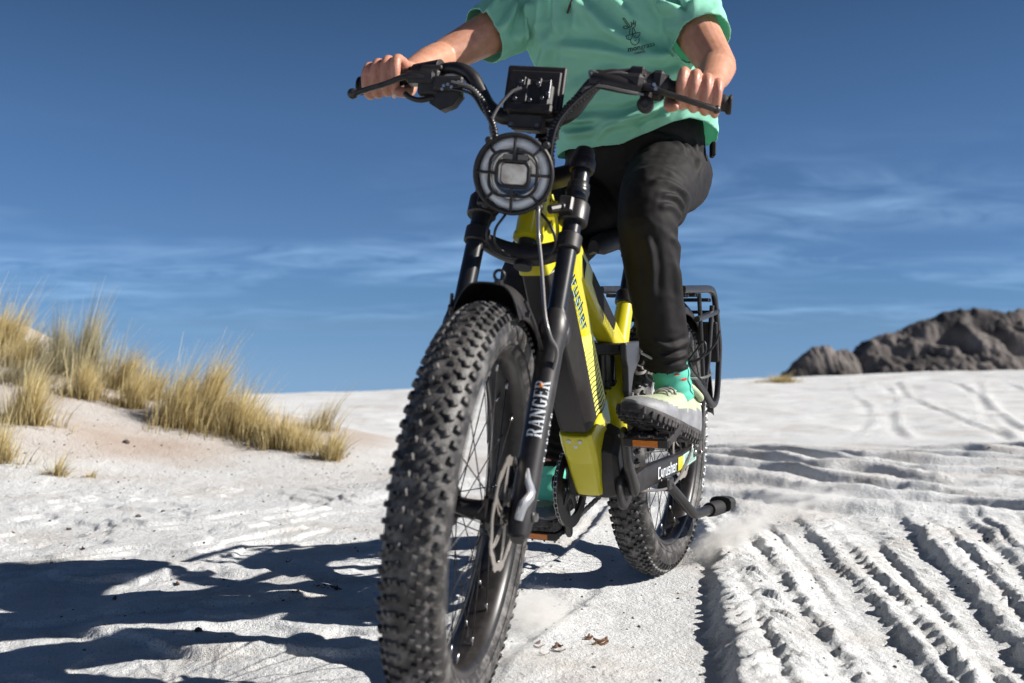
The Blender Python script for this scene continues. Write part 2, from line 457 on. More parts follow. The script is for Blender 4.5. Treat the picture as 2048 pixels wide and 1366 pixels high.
def ground_z(x, y):
    near = (1 - smooth(7, 12, y)) * smooth(0.0, 1.2, y)
    z = far_z(x, y) + mound_z(x, y)
    z = z + near * 0.016 * fbm(x * 1.1, y * 1.1, s=3, oct=3)
    z = z + np.clip(0.006 * (x + 0.15), -0.07, 0) * smooth(0.8, 1.8, y) * (1 - smooth(3.6, 5.2, y))      # the sand falls away gently to the left
    left = 1 - smooth(-0.15, 0.45, x)
    right = smooth(0.30, 0.55, x)
    # ---- ruts on the right
    jag = 0.009 * vnoise(x * 14, y * 46, s=41) + 0.005 * vnoise(x * 30, y * 62, s=43) + 0.012 * vnoise(x * 5, y * 7, s=42)
    fade = 1 - smooth(3.5, 4.2, y)
    for k, (P, hgt, w, ramp_) in enumerate(RUTS):
        d = x - line_x(P, y) + jag * (1.3 if k == 0 else 1.0)
        broken = (0.95 + 0.16 * vnoise(y * 4.0, x * 0 + k, s=50 + k)) if k == 0 else (0.88 + 0.25 * vnoise(y * 6.0, x * 0 + k, s=50 + k))
        prof = np.where(d > 0, smooth(0, w, d) * (1 - smooth(w, w + ramp_, d)), 0)
        lip = 0.12 * np.exp(-((d - w) / 0.022) ** 2)
        z = z + fade * hgt * np.clip(broken, 0.15, 1.25) * (prof + lip)
        if k in (1, 2, 3):                                 # crumbled clods along the wall
            band = np.exp(-((d - w * 0.7) / 0.035) ** 2)
            z = z + fade * band * 0.013 * np.maximum(0, fbm(x * 44, y * 36, s=60 + k, oct=2) + 0.02)
    for k, (P, hgt, w) in enumerate(THIN):
        d = x - line_x(P, y) + 0.5 * jag
        br = np.clip(0.7 + 0.7 * vnoise(y * 3.1, x * 0 + k, s=70 + k), 0.1, 1.3)
        z = z + fade * hgt * br * (smooth(0, w, d) * np.exp(-np.maximum(d - w, 0) / 0.05) - 0.45 * np.exp(-((d + w) / w) ** 2))
    # tread prints between the first two walls, and between the third and the fourth
    for a, b, am, ph in ((0, 1, 0.015, 0.0), (2, 3, 0.011, 0.9), (3, 4, 0.009, 0.4)):
        xa = line_x(RUTS[a][0], y) + 0.05; xb = line_x(RUTS[b][0], y) - 0.02
        u = (x - xa) / np.maximum(xb - xa, 0.02)
        m = smooth(0, 0.15, u) * (1 - smooth(0.85, 1.0, u)) * fade
        side = np.where(u > 0.5, 1.0, 0.0)
        s_ = y * 13.5 + np.abs(u - 0.5) * 3.0 + side * 0.5 + ph + 0.25 * vnoise(x * 6, y * 6, s=77)
        s_ = s_ + 0.5 * fbm(x * 8, y * 10, s=79, oct=2)
        lug = smooth(0.15, 0.85, np.sin(2 * np.pi * s_) * 0.5 + 0.5) * (0.6 + 0.4 * np.sin(u * 3.1 * np.pi + 0.4 + 2 * vnoise(x * 10, y * 10, s=80)))
        z = z + am * m * lug * (0.15 + 1.3 * np.clip(fbm(x * 9, y * 9, s=78, oct=2) + 0.3, 0, 1))
    # the smooth lane the bike rides in, with thin creases of an old bicycle track
    for P, am in (([(-0.02, 2.10), (0.11, 2.49), (0.24, 2.87), (0.36, 3.3)], 0.012), ([(0.03, 2.86), (0.16, 3.28), (0.372, 4.09)], 0.022)):
        d = x - line_x(P, y) + 0.006 * vnoise(x * 25, y * 25, s=31)
        ok = smooth(P[0][1] - 0.2, P[0][1], y) * (1 - smooth(P[-1][1], P[-1][1] + 0.3, y))
        z = z + ok * am * (smooth(0, 0.025, d) * np.exp(-np.maximum(d, 0) / 0.10) - 0.4 * np.exp(-((d + 0.02) / 0.02) ** 2))
    # ---- churned wavy ridges behind the rider (4 - 6 m)
    wv = 0.80 * y + 0.55 * x + 0.26 * fbm(x * 1.1, y * 1.0, s=23, oct=3)
    wm = smooth(3.75, 4.15, y) * (1 - smooth(5.7, 6.6, y)) * smooth(-0.1, 0.6, x)
    sf = wv / 0.33 - np.floor(wv / 0.33)
    sw = smooth(0.0, 0.17, sf) * (1 - smooth(0.17, 1.0, sf))
    z = z + wm * (0.060 * sw * (0.30 + 1.0 * np.clip(fbm(x * 1.4 + 4, y * 1.8, s=25) + 0.35, 0, 1)) + 0.008 * fbm(x * 7, y * 12, s=26, oct=2))
    # ---- trampled crust on the left
    lm = left * smooth(1.3, 1.8, y) * (1 - smooth(4.6, 5.3, y - 0.12 * x))
    tz = fbm(x * 1.9 + 2, y * 3.0, s=12, oct=3)
    ter = 0.0
    for lv in (-0.30, -0.08, 0.14, 0.34):
        ter = ter + smooth(lv, lv + 0.05, tz + 0.05 * fbm(x * 11, y * 15, s=13, oct=2))
    z = z + lm * 0.011 * ter * (0.35 + 0.65 * smooth(-0.1, 0.4, fbm(x * 0.9, y * 0.8, s=14)))
    lm = lm * (1 - 0.7 * smooth(2.9, 3.6, y))
    z = z + lm * 0.009 * fbm(x * 7, y * 13, s=15, oct=3) * (1 - 0.75 * smooth(0.0, 0.3, vnoise(x * 0.8 + .4, y * 0.9, s=16)))
    z = z + scarp(x, y, [(-1.0, 2.36), (-0.76, 2.27), (-0.60, 2.20), (-0.47, 2.19), (-0.2, 2.20)], 0.026, 0.018, 0.35)
    z = z + scarp(x, y, [(-1.35, 2.62), (-1.05, 2.46), (-0.8, 2.52), (-0.45, 2.64)], 0.018, 0.02, 0.2)
    z = z + scarp(x, y, [(-1.3, 2.95), (-1.0, 2.83), (-0.86, 2.92)], 0.022, 0.02, 0.15)
    # ---- fine crumble everywhere close by
    fine = near * (1 - smooth(4.5, 7, y))
    z = z + fine * 0.0030 * fbm(x * 24, y * 24, s=33, oct=2) + fine * right * 0.004 * fbm(x * 10, y * 10, s=37, oct=2)
    z = z + fine * right * 0.0040 * np.maximum(0, vnoise(x * 42, y * 42, s=34) - 0.15)
    # ---- slope behind: wind ripples and old tracks running up to the crest
    fm = smooth(6, 7.5, y) * (1 - smooth(14, 16, y))
    z = z + fm * 0.03 * fbm(x * 0.9, y * 1.5, s=35, oct=4)
    z = z + fm * 0.022 * np.maximum(0, fbm(x * 2.6 + 7, y * 5.5, s=36, oct=4)) + fm * 0.006 * fbm(x * 4.0 + y * 1.5, y * 7, s=39, oct=3)
    for k, (x0, x1, bend) in enumerate(((2.05, 4.2, .25), (2.5, 4.4, -.2), (3.0, 4.6, .2), (3.05, 5.6, .1), (3.45, 5.1, .3), (3.55, 5.95, .15), (4.0, 6.0, -.15), (4.2, 6.7, .1))):
        t = np.clip((y - 6.6) / 6.5, 0, 1)
        xl = x0 + (x1 - x0) * t + bend * np.sin(t * 5 + k) * 0.5
        d = x - xl
        ok = smooth(6.5, 7.2, y) * (1 - smooth(11.5 + 0.4 * (k % 3), 13.4, y))
        z = z + ok * (0.014 * np.exp(-((d - 0.07) / 0.04) ** 2) - 0.011 * np.exp(-(d / 0.042) ** 2)) * (0.6 + 0.6 * vnoise(y * 1.3, x * 0 + k, s=38))
    # ---- flat where the two tyres stand
    for (cx, cy, rr, lv) in ((0.417, 3.03, 0.34, 0.006), (-0.10, 1.93, 0.3, 0.004)):
        k = np.exp(-(((x - cx) ** 2 + (y - cy) ** 2) / (rr * 0.55) ** 2))
        z = z * (1 - k) + lv * k
    return z

gx = axis_grid([(-170, -12, 14, 1.2), (-12, -2.7, 1.0, 0.02), (-2.7, 2.5, 0.0085, 0.0085), (2.5, 7.6, 0.02, 0.05), (7.6, 14, 0.06, 1.0), (14, 170, 1.2, 14)])
gy = axis_grid([(-40, 0.6, 6, 0.12), (0.6, 1.9, 0.1, 0.008), (1.9, 3.4, 0.007, 0.0075), (3.4, 6.4, 0.0075, 0.014), (6.4, 14.5, 0.014, 0.08), (14.5, 60, 0.1, 3), (60, 230, 3, 14)])
GX, GY = np.meshgrid(gx, gy, indexing='ij')
GZ = ground_z(GX, GY)
V = np.stack([GX, GY, GZ], -1).reshape(-1, 3)

def sand_material():
    m = bpy.data.materials.new('white_sand'); m.use_nodes = True
    nt = m.node_tree; N = nt.nodes; L = nt.links; b = N['Principled BSDF']
    b.inputs['Roughness'].default_value = 0.95; b.inputs['Specular IOR Level'].default_value = 0.15
    t = N.new('ShaderNodeTexCoord')
    def noise(sc, det=5, rough=0.55, mapscale=None):
        n = N.new('ShaderNodeTexNoise'); n.inputs['Scale'].default_value = sc; n.inputs['Detail'].default_value = det; n.inputs['Roughness'].default_value = rough
        if mapscale:
            mp_ = N.new('ShaderNodeMapping'); mp_.inputs['Scale'].default_value = mapscale
            L.new(t.outputs['Object'], mp_.inputs[0]); L.new(mp_.outputs[0], n.inputs['Vector'])
        else: L.new(t.outputs['Object'], n.inputs['Vector'])
        return n.outputs[0]
    def ramp_(src, stops):
        r = N.new('ShaderNodeValToRGB'); e = r.color_ramp.elements
        e[0].position, e[0].color = stops[0][0], (*stops[0][1], 1)
        e[1].position, e[1].color = stops[-1][0], (*stops[-1][1], 1)
        for p, c in stops[1:-1]:
            q = e.new(p); q.color = (*c, 1)
        L.new(src, r.inputs[0]); return r.outputs[0]
    def mix(f, a, b_, mode='MIX'):
        n = N.new('ShaderNodeMix'); n.data_type = 'RGBA'; n.blend_type = mode
        if isinstance(f, float): n.inputs[0].default_value = f
        else: L.new(f, n.inputs[0])
        for s_, v in ((6, a), (7, b_)):
            if isinstance(v, tuple): n.inputs[s_].default_value = (*v, 1)
            else: L.new(v, n.inputs[s_])
        return n.outputs[2]
    base = ramp_(noise(1.6, 6), [(0.30, (0.68, 0.69, 0.695)), (0.52, (0.77, 0.79, 0.80)), (0.75, (0.81, 0.835, 0.85))])
    tanm = ramp_(noise(2.3, 7, 0.6, (1, 1.6, 1)), [(0.50, (0, 0, 0)), (0.72, (0.55, 0.55, 0.55))])
    c = mix(tanm, base, (0.52, 0.45, 0.38))
    at = N.new('ShaderNodeAttribute'); at.attribute_name = 'tan'
    c = mix(at.outputs['Fac'], c, (0.50, 0.42, 0.365))
    sp = ramp_(noise(210, 3, 0.6), [(0.30, (0.26, 0.235, 0.22)), (0.42, (1, 1, 1))])       # dark grains
    c = mix(0.75, c, sp, 'MULTIPLY')
    sp2 = ramp_(noise(620, 2, 0.7), [(0.30, (0.62, 0.61, 0.60)), (0.62, (1.04, 1.04, 1.04))])
    c = mix(1.0, c, sp2, 'MULTIPLY')
    stn = ramp_(noise(9, 8, 0.72, (1, 2.2, 1)), [(0.66, (0, 0, 0)), (0.74, (0.6, 0.6, 0.6))])   # crumbs of darker soil
    c = mix(stn, c, (0.30, 0.24, 0.19))
    L.new(c, b.inputs['Base Color'])
    h = N.new('ShaderNodeMath'); h.operation = 'ADD'
    a1 = N.new('ShaderNodeMath'); a1.operation = 'MULTIPLY'; a1.inputs[1].default_value = 0.35
    L.new(noise(420, 3), a1.inputs[0]); L.new(a1.outputs[0], h.inputs[0]); L.new(noise(70, 5, 0.65), h.inputs[1])
    bp = N.new('ShaderNodeBump'); bp.inputs['Strength'].default_value = 1.0; bp.inputs['Distance'].default_value = 0.010
    L.new(h.outputs[0], bp.inputs['Height']); L.new(bp.outputs[0], b.inputs['Normal'])
    return m
SAND = sand_material()
ground = mesh_np('ground', V, grid_faces(len(gx), len(gy)), SAND)
tanv = smooth(0.02, 0.12, mound_z(V[:, 0], V[:, 1])) * smooth(4.6, 5.3, V[:, 1]) * np.clip(0.75 + 0.6 * fbm(V[:, 0] * 1.6, V[:, 1] * 2.6, s=91), 0, 1) * 0.85
tanv += 0.30 * smooth(4.2, 5.0, V[:, 1]) * (1 - smooth(5.6, 6.6, V[:, 1])) * np.clip(fbm(V[:, 0] * 1.2, V[:, 1] * 3, s=92) + 0.3, 0, 1)
at_ = ground.data.attributes.new('tan', 'FLOAT', 'POINT'); at_.data.foreach_set('value', np.clip(tanv, 0, 1).astype(np.float32))
tag(ground, kind='structure')

# ---------------------------------------------------------------- rocky hills far behind
def hill(name, sil, y0, depth, base, seed, m, xa, xb):
    sil = np.asarray(sil, float)
    xs = np.linspace(xa, xb, 300); ys = np.linspace(y0 - depth, y0 + depth, 150)
    X, Y = np.meshgrid(xs, ys, indexing='ij')
    ridge = np.interp(X + 0.8 * vnoise(X * 0.25, Y * 0.25, s=seed), sil[:, 0], sil[:, 1])
    u = (Y - y0) / depth
    gul = np.abs(fbm(X * 0.16 + Y * 0.10, Y * 0.13, s=seed + 1, oct=4))
    H = (ridge - base) * np.clip(1 - np.abs(u), 0, 1) ** 0.85
    H = H * (1 - 0.50 * (1 - np.clip(gul * 2.6, 0, 1)) * smooth(0.03, 0.3, np.abs(u)))
    rg = sum(a_ * (1 - 2.4 * np.abs(vnoise(X * f_ + Y * f_ * .6, Y * f_ * .8, s=seed + 5 + i_))) for i_, (a_, f_) in enumerate(((.35, .28), (.55, .8), (.42, 1.7), (.28, 3.4))))
    H += 0.30 * rg * np.clip(H / 2.5, 0, 1)
    H += 0.25 * np.maximum(0, fbm(X * 1.5, Y * 1.2, s=seed + 3, oct=3)) * np.clip(H / 2, 0, 1)
    o = mesh_np(name, np.stack([X, Y, base + H], -1).reshape(-1, 3), grid_faces(300, 150), m)
    tag(o, kind='structure')
    return o
ROCK = mat('hill_rock', (0.036, 0.034, 0.036), 0.95, col2=(0.24, 0.215, 0.20), vscale=0.22, bump=0.9, bscale=3.0, spec=0.1)  # two noise tones put lit and dark slope patches into the rock colour
def HX(px): return (px - 1024) / 2151 * 110
def HZ(py): return 0.694 - (py - 657) / 2151 * 110
sil2 = [(HX(1660), HZ(800)), (HX(1690), HZ(752)), (HX(1715), HZ(706)), (HX(1738), HZ(684)), (HX(1790), HZ(668)), (HX(1840), HZ(645)), (HX(1880), HZ(628)), (HX(1915), HZ(621)), (HX(1945), HZ(622)), (HX(1958), HZ(617)), (HX(1978), HZ(621)), (HX(2005), HZ(628)), (HX(2024), HZ(618)), (HX(2048), HZ(626)), (HX(2090), HZ(612)), (HX(2180), HZ(640)), (HX(2350), HZ(700)), (HX(2500), HZ(820))]
hill('hill', sil2, 110, 13, -9.0, 210, ROCK, HX(1650), HX(2520))
sil1 = [(HX(1480), HZ(830)), (HX(1530), HZ(766)), (HX(1570), HZ(728)), (HX(1604), HZ(696)), (HX(1622), HZ(688)), (HX(1640), HZ(692)), (HX(1668), HZ(700)), (HX(1690), HZ(706)), (HX(1720), HZ(730)), (HX(1780), HZ(800))]
hill('hill', sil1, 108, 8, -9.0, 230, ROCK, HX(1495), HX(1790))
# ---------------------------------------------------------------- grass tufts on the mound
def straw(name, c1, c2):
    m = bpy.data.materials.new(name); m.use_nodes = True
    nt = m.node_tree; N = nt.nodes; L = nt.links; b = N['Principled BSDF']
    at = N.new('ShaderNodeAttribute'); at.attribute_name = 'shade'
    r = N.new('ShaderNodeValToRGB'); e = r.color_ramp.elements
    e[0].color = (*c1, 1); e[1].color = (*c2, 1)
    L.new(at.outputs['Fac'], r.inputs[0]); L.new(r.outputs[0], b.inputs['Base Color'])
    b.inputs['Roughness'].default_value = 0.7; b.inputs['Specular IOR Level'].default_value = 0.2
    t = N.new('ShaderNodeBsdfTranslucent'); L.new(r.outputs[0], t.inputs['Color'])
    mx_ = N.new('ShaderNodeMixShader'); mx_.inputs[0].default_value = 0.35
    L.new(b.outputs[0], mx_.inputs[1]); L.new(t.outputs[0], mx_.inputs[2]); L.new(mx_.outputs[0], N['Material Output'].inputs[0])
    return m
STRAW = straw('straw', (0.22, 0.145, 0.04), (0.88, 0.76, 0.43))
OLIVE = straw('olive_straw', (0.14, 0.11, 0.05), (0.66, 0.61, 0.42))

def blades(cx, cy, rx, ry, n, hgt, lean, spread, seed, w=0.0022):
    n = int(n * .78)
    """n curved three-sided-thin blades rooted in an ellipse; lean is the wind towards +X"""
    g = np.random.default_rng(seed)
    a = g.uniform(0, 2 * np.pi, n); q = np.minimum(np.abs(g.normal(0, .58, n)) * (1 + .35 * np.sin(a * 3 + seed)), 1.6)
    ox, oy = rx * q * np.cos(a), ry * q * np.sin(a)
    x0, y0 = cx + ox, cy + oy
    z0 = ground_z(x0, y0) - 0.01
    h = hgt * (g.uniform(0.40, 0.85, n) + 0.42 * (g.uniform(0, 1, n) > .86)) * np.clip(1 - 0.30 * q ** 2, .35, 1) * (0.78 + 0.22 * np.sin(ox * 31 + seed) * np.cos(oy * 27))
    da = a + g.normal(0, 0.6, n)
    out = spread * (0.2 + 0.9 * q) * g.uniform(0.3, 1.0, n)
    dxv = out * np.cos(da) + lean * g.uniform(0.4, 1.3, n); dyv = out * np.sin(da)
    S = 5; t = np.linspace(0, 1, S)
    bend = t[None] ** 1.7
    cxs = x0[:, None] + (dxv * h)[:, None] * bend
    cys = y0[:, None] + (dyv * h)[:, None] * bend
    czs = z0[:, None] + h[:, None] * (t[None] - 0.16 * (np.hypot(dxv, dyv))[:, None] * bend)
    fa = g.uniform(0, np.pi, n)
    ww = w * g.uniform(0.6, 1.4, n)[:, None] * (1 - 0.88 * t[None])
    V = np.zeros((n, S, 2, 3))
    for k, sg in enumerate((-1, 1)):
        V[:, :, k, 0] = cxs + sg * ww * np.cos(fa)[:, None]
        V[:, :, k, 1] = cys + sg * ww * np.sin(fa)[:, None]
        V[:, :, k, 2] = czs
    base = (np.arange(n) * S * 2)[:, None] + (np.arange(S - 1) * 2)[None]
    F = np.stack([base, base + 1, base + 3, base + 2], -1).reshape(-1, 4)
    sh = np.clip(0.05 + 0.85 * t[None, :, None] ** .8 + g.normal(0, 0.24, n)[:, None, None] + np.zeros((1, 1, 2)), 0, 1)  # blades darken to the root: shade inside the tuft painted in
    return V.reshape(-1, 3), F, sh.reshape(-1)

def tuft(label, parts, m, group='dry grass tufts on the dune'):
    Vs, Fs, Ss, k = [], [], [], 0
    for p in parts:
        v, f, s_ = blades(*p); Vs.append(v); Fs.append(f + k); Ss.append(s_); k += len(v)
    o = mesh_np('grass_tuft', np.concatenate(Vs), np.concatenate(Fs), m, smooth_=False)
    a = o.data.attributes.new('shade', 'FLOAT', 'POINT'); a.data.foreach_set('value', np.concatenate(Ss).astype(np.float32))
    return tag(o, label, 'grass tuft', group)
def GP(px, d): return (px - 1024) / 2151 * d
# (x, y, rx, ry, blades, height, lean, spread, seed)
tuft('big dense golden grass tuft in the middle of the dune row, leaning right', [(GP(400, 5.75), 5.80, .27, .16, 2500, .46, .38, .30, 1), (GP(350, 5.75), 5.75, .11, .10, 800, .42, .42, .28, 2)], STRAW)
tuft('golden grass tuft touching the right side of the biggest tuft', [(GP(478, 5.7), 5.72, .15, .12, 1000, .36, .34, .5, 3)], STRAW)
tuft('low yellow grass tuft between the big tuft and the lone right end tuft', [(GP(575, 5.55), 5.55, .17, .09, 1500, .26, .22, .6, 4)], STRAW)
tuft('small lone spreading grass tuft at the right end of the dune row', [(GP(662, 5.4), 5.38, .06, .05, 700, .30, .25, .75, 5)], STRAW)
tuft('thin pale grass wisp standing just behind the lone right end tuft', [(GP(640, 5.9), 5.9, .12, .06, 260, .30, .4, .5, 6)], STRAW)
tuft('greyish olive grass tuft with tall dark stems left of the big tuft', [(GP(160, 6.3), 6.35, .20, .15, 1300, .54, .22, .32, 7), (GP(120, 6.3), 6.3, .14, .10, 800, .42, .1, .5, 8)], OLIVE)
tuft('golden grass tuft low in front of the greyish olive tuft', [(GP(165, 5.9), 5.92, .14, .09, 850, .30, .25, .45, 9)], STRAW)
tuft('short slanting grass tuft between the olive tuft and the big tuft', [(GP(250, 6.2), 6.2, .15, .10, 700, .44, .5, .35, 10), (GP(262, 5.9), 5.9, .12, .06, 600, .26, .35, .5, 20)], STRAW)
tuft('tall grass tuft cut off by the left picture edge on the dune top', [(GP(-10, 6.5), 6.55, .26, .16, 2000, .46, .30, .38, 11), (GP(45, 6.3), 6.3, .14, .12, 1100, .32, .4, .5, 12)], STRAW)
tuft('matted flattened brown grass clump under the tall tuft at the left edge', [(GP(45, 6.0), 6.0, .22, .10, 1300, .22, .9, .9, 13)], OLIVE)
tuft('yellow grass tuft low on the dune foot near the left edge', [(GP(55, 5.25), 5.25, .15, .10, 1000, .36, .25, .6, 14)], STRAW)
tuft('pale grass tuft at the bottom of the dune cut by the left edge', [(GP(0, 4.85), 4.85, .12, .08, 420, .27, .2, .6, 15)], STRAW)
tuft('tiny sparse grass sprig alone on the flat sand below the dune', [(GP(115, 4.75), 4.75, .05, .03, 130, .18, .5, .9, 16)], STRAW)
tuft('very small grass sprig right of the tiny sparse one', [(GP(180, 4.75), 4.75, .03, .02, 60, .10, .4, .9, 17)], STRAW)

tuft('low fringe of short golden grass between the big tuft and the low yellow tuft', [(GP(520, 5.65), 5.64, .14, .06, 700, .24, .34, .5, 41), (GP(610, 5.5), 5.5, .10, .04, 450, .17, .3, .6, 42)], STRAW)
tuft('sparse knee-high grass behind the gap left of the big tuft', [(GP(300, 6.1), 6.1, .13, .08, 600, .34, .4, .4, 43)], STRAW)

# dry bush on the skyline in front of the hills
bx0, by0 = GP(1562, 13.6), 13.6
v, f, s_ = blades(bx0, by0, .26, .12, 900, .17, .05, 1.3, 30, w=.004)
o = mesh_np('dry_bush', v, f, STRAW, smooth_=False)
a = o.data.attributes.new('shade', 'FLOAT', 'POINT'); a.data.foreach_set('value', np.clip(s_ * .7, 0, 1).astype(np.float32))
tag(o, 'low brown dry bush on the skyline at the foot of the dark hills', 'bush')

# ---------------------------------------------------------------- stones, leaves and crumbs
def pebble_shape(seed, r, flat=0.7):
    g = np.random.default_rng(seed)
    bm = bmesh.new(); bmesh.ops.create_icosphere(bm, subdivisions=2, radius=1.0)
    V_ = np.array([v.co[:] for v in bm.verts]); F_ = [tuple(v.index for v in f_.verts) for f_ in bm.faces]; bm.free()
    n = vnoise(V_[:, 0] * 1.6 + seed, V_[:, 1] * 1.6, V_[:, 2] * 1.6, s=seed) * 0.3 + vnoise(V_[:, 0] * 4 + seed, V_[:, 1] * 4, V_[:, 2] * 4, s=seed) * 0.12
    V_ = V_ * (1 + n)[:, None] * np.array([1, 0.8, flat]) * r
    c, s_ = math.cos(seed), math.sin(seed)
    return V_ @ np.array([[c, -s_, 0], [s_, c, 0], [0, 0, 1]]).T, F_
STONE = mat('dark_stone', (0.075, 0.06, 0.055), 0.9, var=0.4, vscale=40, bump=0.5, bscale=150)
CRUMB = mat('sand_crumb', (0.34, 0.31, 0.29), 0.95, var=0.35, vscale=60)
LEAF = mat('dry_leaf', (0.14, 0.07, 0.035), 0.8, var=0.4, vscale=90)
STONES = [((252, 928), 5.3, .019, 'dark little stone on the pale dune foot'), ((275, 1047), 3.85, .011, 'small dark stone below the dune nearest to the long shadow'),
          ((325, 1030), 3.95, .010, 'small brown stone above the long shadow left of the front wheel'), ((135, 1052), 3.8, .010, 'small grey stone on bare sand near the left edge'),
          ((395, 1285), 2.36, .010, 'grey flat stone in front of the dark shadow at bottom left')]
def gpt(px, py, z=0.0):
    d = (0.694 - z) * 2151 / (py - 657.0)
    return (px - 1024) / 2151 * d, d
for i, (pp, d, r, lab) in enumerate(STONES):
    x_, y_ = gpt(*pp) if pp[1] > 960 else (GP(pp[0], d), d)
    v, f = pebble_shape(i + 3, r)
    z_ = float(ground_z(np.array([x_]), np.array([y_]))[0])
    o = mesh_np('stone', v, f, STONE); o.location = (x_, y_, z_ + r * 0.25)
    tag(o, lab, 'stone', 'scattered dark stones')
# twig and leaf litter: many small bent flakes (one object)
mbp = MB(); g = np.random.default_rng(5)
spots = []
for (x0, x1, y0, y1, n) in ((-2.2, 0.3, 2.1, 4.8, 260), (0.1, 1.6, 2.0, 3.9, 170), (-2.6, -0.3, 4.9, 5.6, 160), (0.3, 3.0, 4.6, 6.4, 60)):
    spots += [(g.uniform(x0, x1), g.uniform(y0, y1)) for _ in range(n)]
sx = np.array([q[0] for q in spots]); sy = np.array([q[1] for q in spots]); sz = ground_z(sx, sy)
for i in range(len(spots)):
    r = g.uniform(.0018, .0050) * (1.0 + 0.12 * max(0, sy[i] - 3))
    v, f = pebble_shape(int(g.integers(1, 40)), r, g.uniform(.4, .8))
    mbp.m = 0 if g.uniform() < .5 else 1
    mbp.add(v + np.array([sx[i], sy[i], sz[i] + r * .2]), f)
tag(mbp.build('crumbs', [STONE, CRUMB], sharp=None, fix=False), kind='stuff')
mbl = MB()
for i in range(46):
    if i < 10: x_, y_ = gpt(1190 + g.normal(0, 14), 1300 + g.normal(0, 10))
    elif i < 16: x_, y_ = gpt(1110 + g.normal(0, 35), 1338 + g.normal(0, 9))
    elif i < 22: x_, y_ = gpt(655 + g.normal(0, 18), 1196 + g.normal(0, 4))
    elif i < 34: x_, y_ = g.uniform(0.9, 3.0), g.uniform(5.3, 6.3)
    else: x_, y_ = g.uniform(-2.0, .2), g.uniform(2.3, 5.0)
    z_ = float(ground_z(np.array([x_]), np.array([y_]))[0])
    L = g.uniform(.006, .016) * (1.6 if 22 <= i < 34 else 1); a = g.uniform(0, 6.28)
    t = np.linspace(-1, 1, 6)
    c_, s2 = math.cos(a), math.sin(a)
    wv_ = L * .28 * (1 - t ** 2) + .0008
    top = np.stack([L * t * c_ - wv_ * s2, L * t * s2 + wv_ * c_, .002 + .004 * t ** 2 + .003 * g.uniform(0, 1, 6)], -1)
    bot = np.stack([L * t * c_ + wv_ * s2, L * t * s2 - wv_ * c_, .0015 + .004 * t ** 2], -1)
    mbl.loft(np.stack([top, bot, bot - [0, 0, .0012], top - [0, 0, .0012]], 1) + np.array([x_, y_, z_]))
tag(mbl.build('leaf_litter', LEAF, sharp=None), kind='stuff')
# ================================================================ ELECTRIC BIKE
# bike coordinates: x forward, y to the rider's left, z up, origin under the rear axle
WB, RW = 1.2306, 0.375
YAW, LEAN, STEER = 0.42094, 0.00828, 0.21917
BIKE_M = Matrix.Translation((0.41775, 3.03043, 0.0)) @ Matrix.Rotation(-math.pi / 2 - YAW, 4, 'Z') @ Matrix.Rotation(-LEAN, 4, 'X')
bike = empty('electric_bike'); bike.matrix_world = BIKE_M
tag(bike, 'yellow and black fat tyre electric bike ridden over the white sand', 'bicycle')

BETA = R_(66)
U = np.array([-math.cos(BETA), 0, math.sin(BETA)]); FW = np.array([math.sin(BETA), 0, math.cos(BETA)]); YL = np.array([0, 1.0, 0])
AX = np.array([WB, 0, RW]); AX0 = AX - FW * 0.045
def FK(f, y, t): return AX + FW * f + YL * y + U * t
S_M = Matrix.Translation(AX0) @ Matrix.Rotation(STEER, 4, Vector(U)) @ Matrix.Translation(-AX0)
S_NP = np.array(S_M)
def steered(P): return np.asarray(P, float) @ S_NP[:3, :3].T + S_NP[:3, 3]

M_YEL = mat('yellow_paint', (0.58, 0.51, 0.006), 0.32, var=0.06, vscale=6, coat=0.4, dust=0.10)
M_YELP = mat('pale_yellow_print', (0.72, 0.70, 0.14), 0.4)
M_MINT = mat('mint_print', (0.42, 0.62, 0.54), 0.5)
M_GLOSS = mat('gloss_black_tube', (0.010, 0.011, 0.013), 0.30, dust=0.03)
M_SATIN = mat('satin_black_metal', (0.012, 0.010, 0.010), 0.38, var=0.2, vscale=30, dust=0.05)
M_PLAS = mat('black_plastic', (0.013, 0.010, 0.010), 0.5, bump=0.25, bscale=600, dust=0.03)
M_LEG = mat('fork_leg_coating', (0.014, 0.012, 0.013), 0.42, var=0.15, vscale=25, dust=0.05)
M_RUB = mat('tyre_rubber', (0.018, 0.016, 0.016), 0.55, var=0.3, vscale=22, bump=0.3, bscale=260, dust=0.40, spec=0.55)
M_GRIP = mat('grip_rubber', (0.012, 0.011, 0.011), 0.7, bump=0.5, bscale=500)
M_STEEL = mat('brushed_steel', (0.52, 0.50, 0.48), 0.32, metal=1.0, var=0.2, vscale=40)
M_ROTOR = mat('dusty_rotor_steel', (0.46, 0.43, 0.40), 0.45, metal=0.8, col2=(0.50, 0.44, 0.38), vscale=60, dust=0.35)
M_ALU = mat('grey_alloy', (0.10, 0.10, 0.11), 0.35, metal=0.7)
M_WHITE = mat('white_print', (0.66, 0.70, 0.74), 0.5)
M_BLKP = mat('black_print', (0.010, 0.009, 0.009), 0.6, spec=0.2)
M_AMBER = mat('amber_reflector', (0.62, 0.17, 0.01), 0.25, coat=0.6, bump=0.6, bscale=900)
M_CABLE = mat('cable_black', (0.018, 0.016, 0.016), 0.35)
M_HOSE = mat('hose_grey', (0.14, 0.13, 0.13), 0.3, coat=0.4)
M_BATT = mat('battery_cover', (0.013, 0.010, 0.010), 0.42, bump=0.2, bscale=700, dust=0.02)
M_LENS = mat('lens_chrome', (0.50, 0.50, 0.49), 0.22, metal=0.9, col2=(0.22, 0.19, 0.17), vscale=34)
M_DIFF = mat('light_diffuser', (0.74, 0.76, 0.78), 0.3, coat=0.6, var=0.12, vscale=40, dust=0.15)
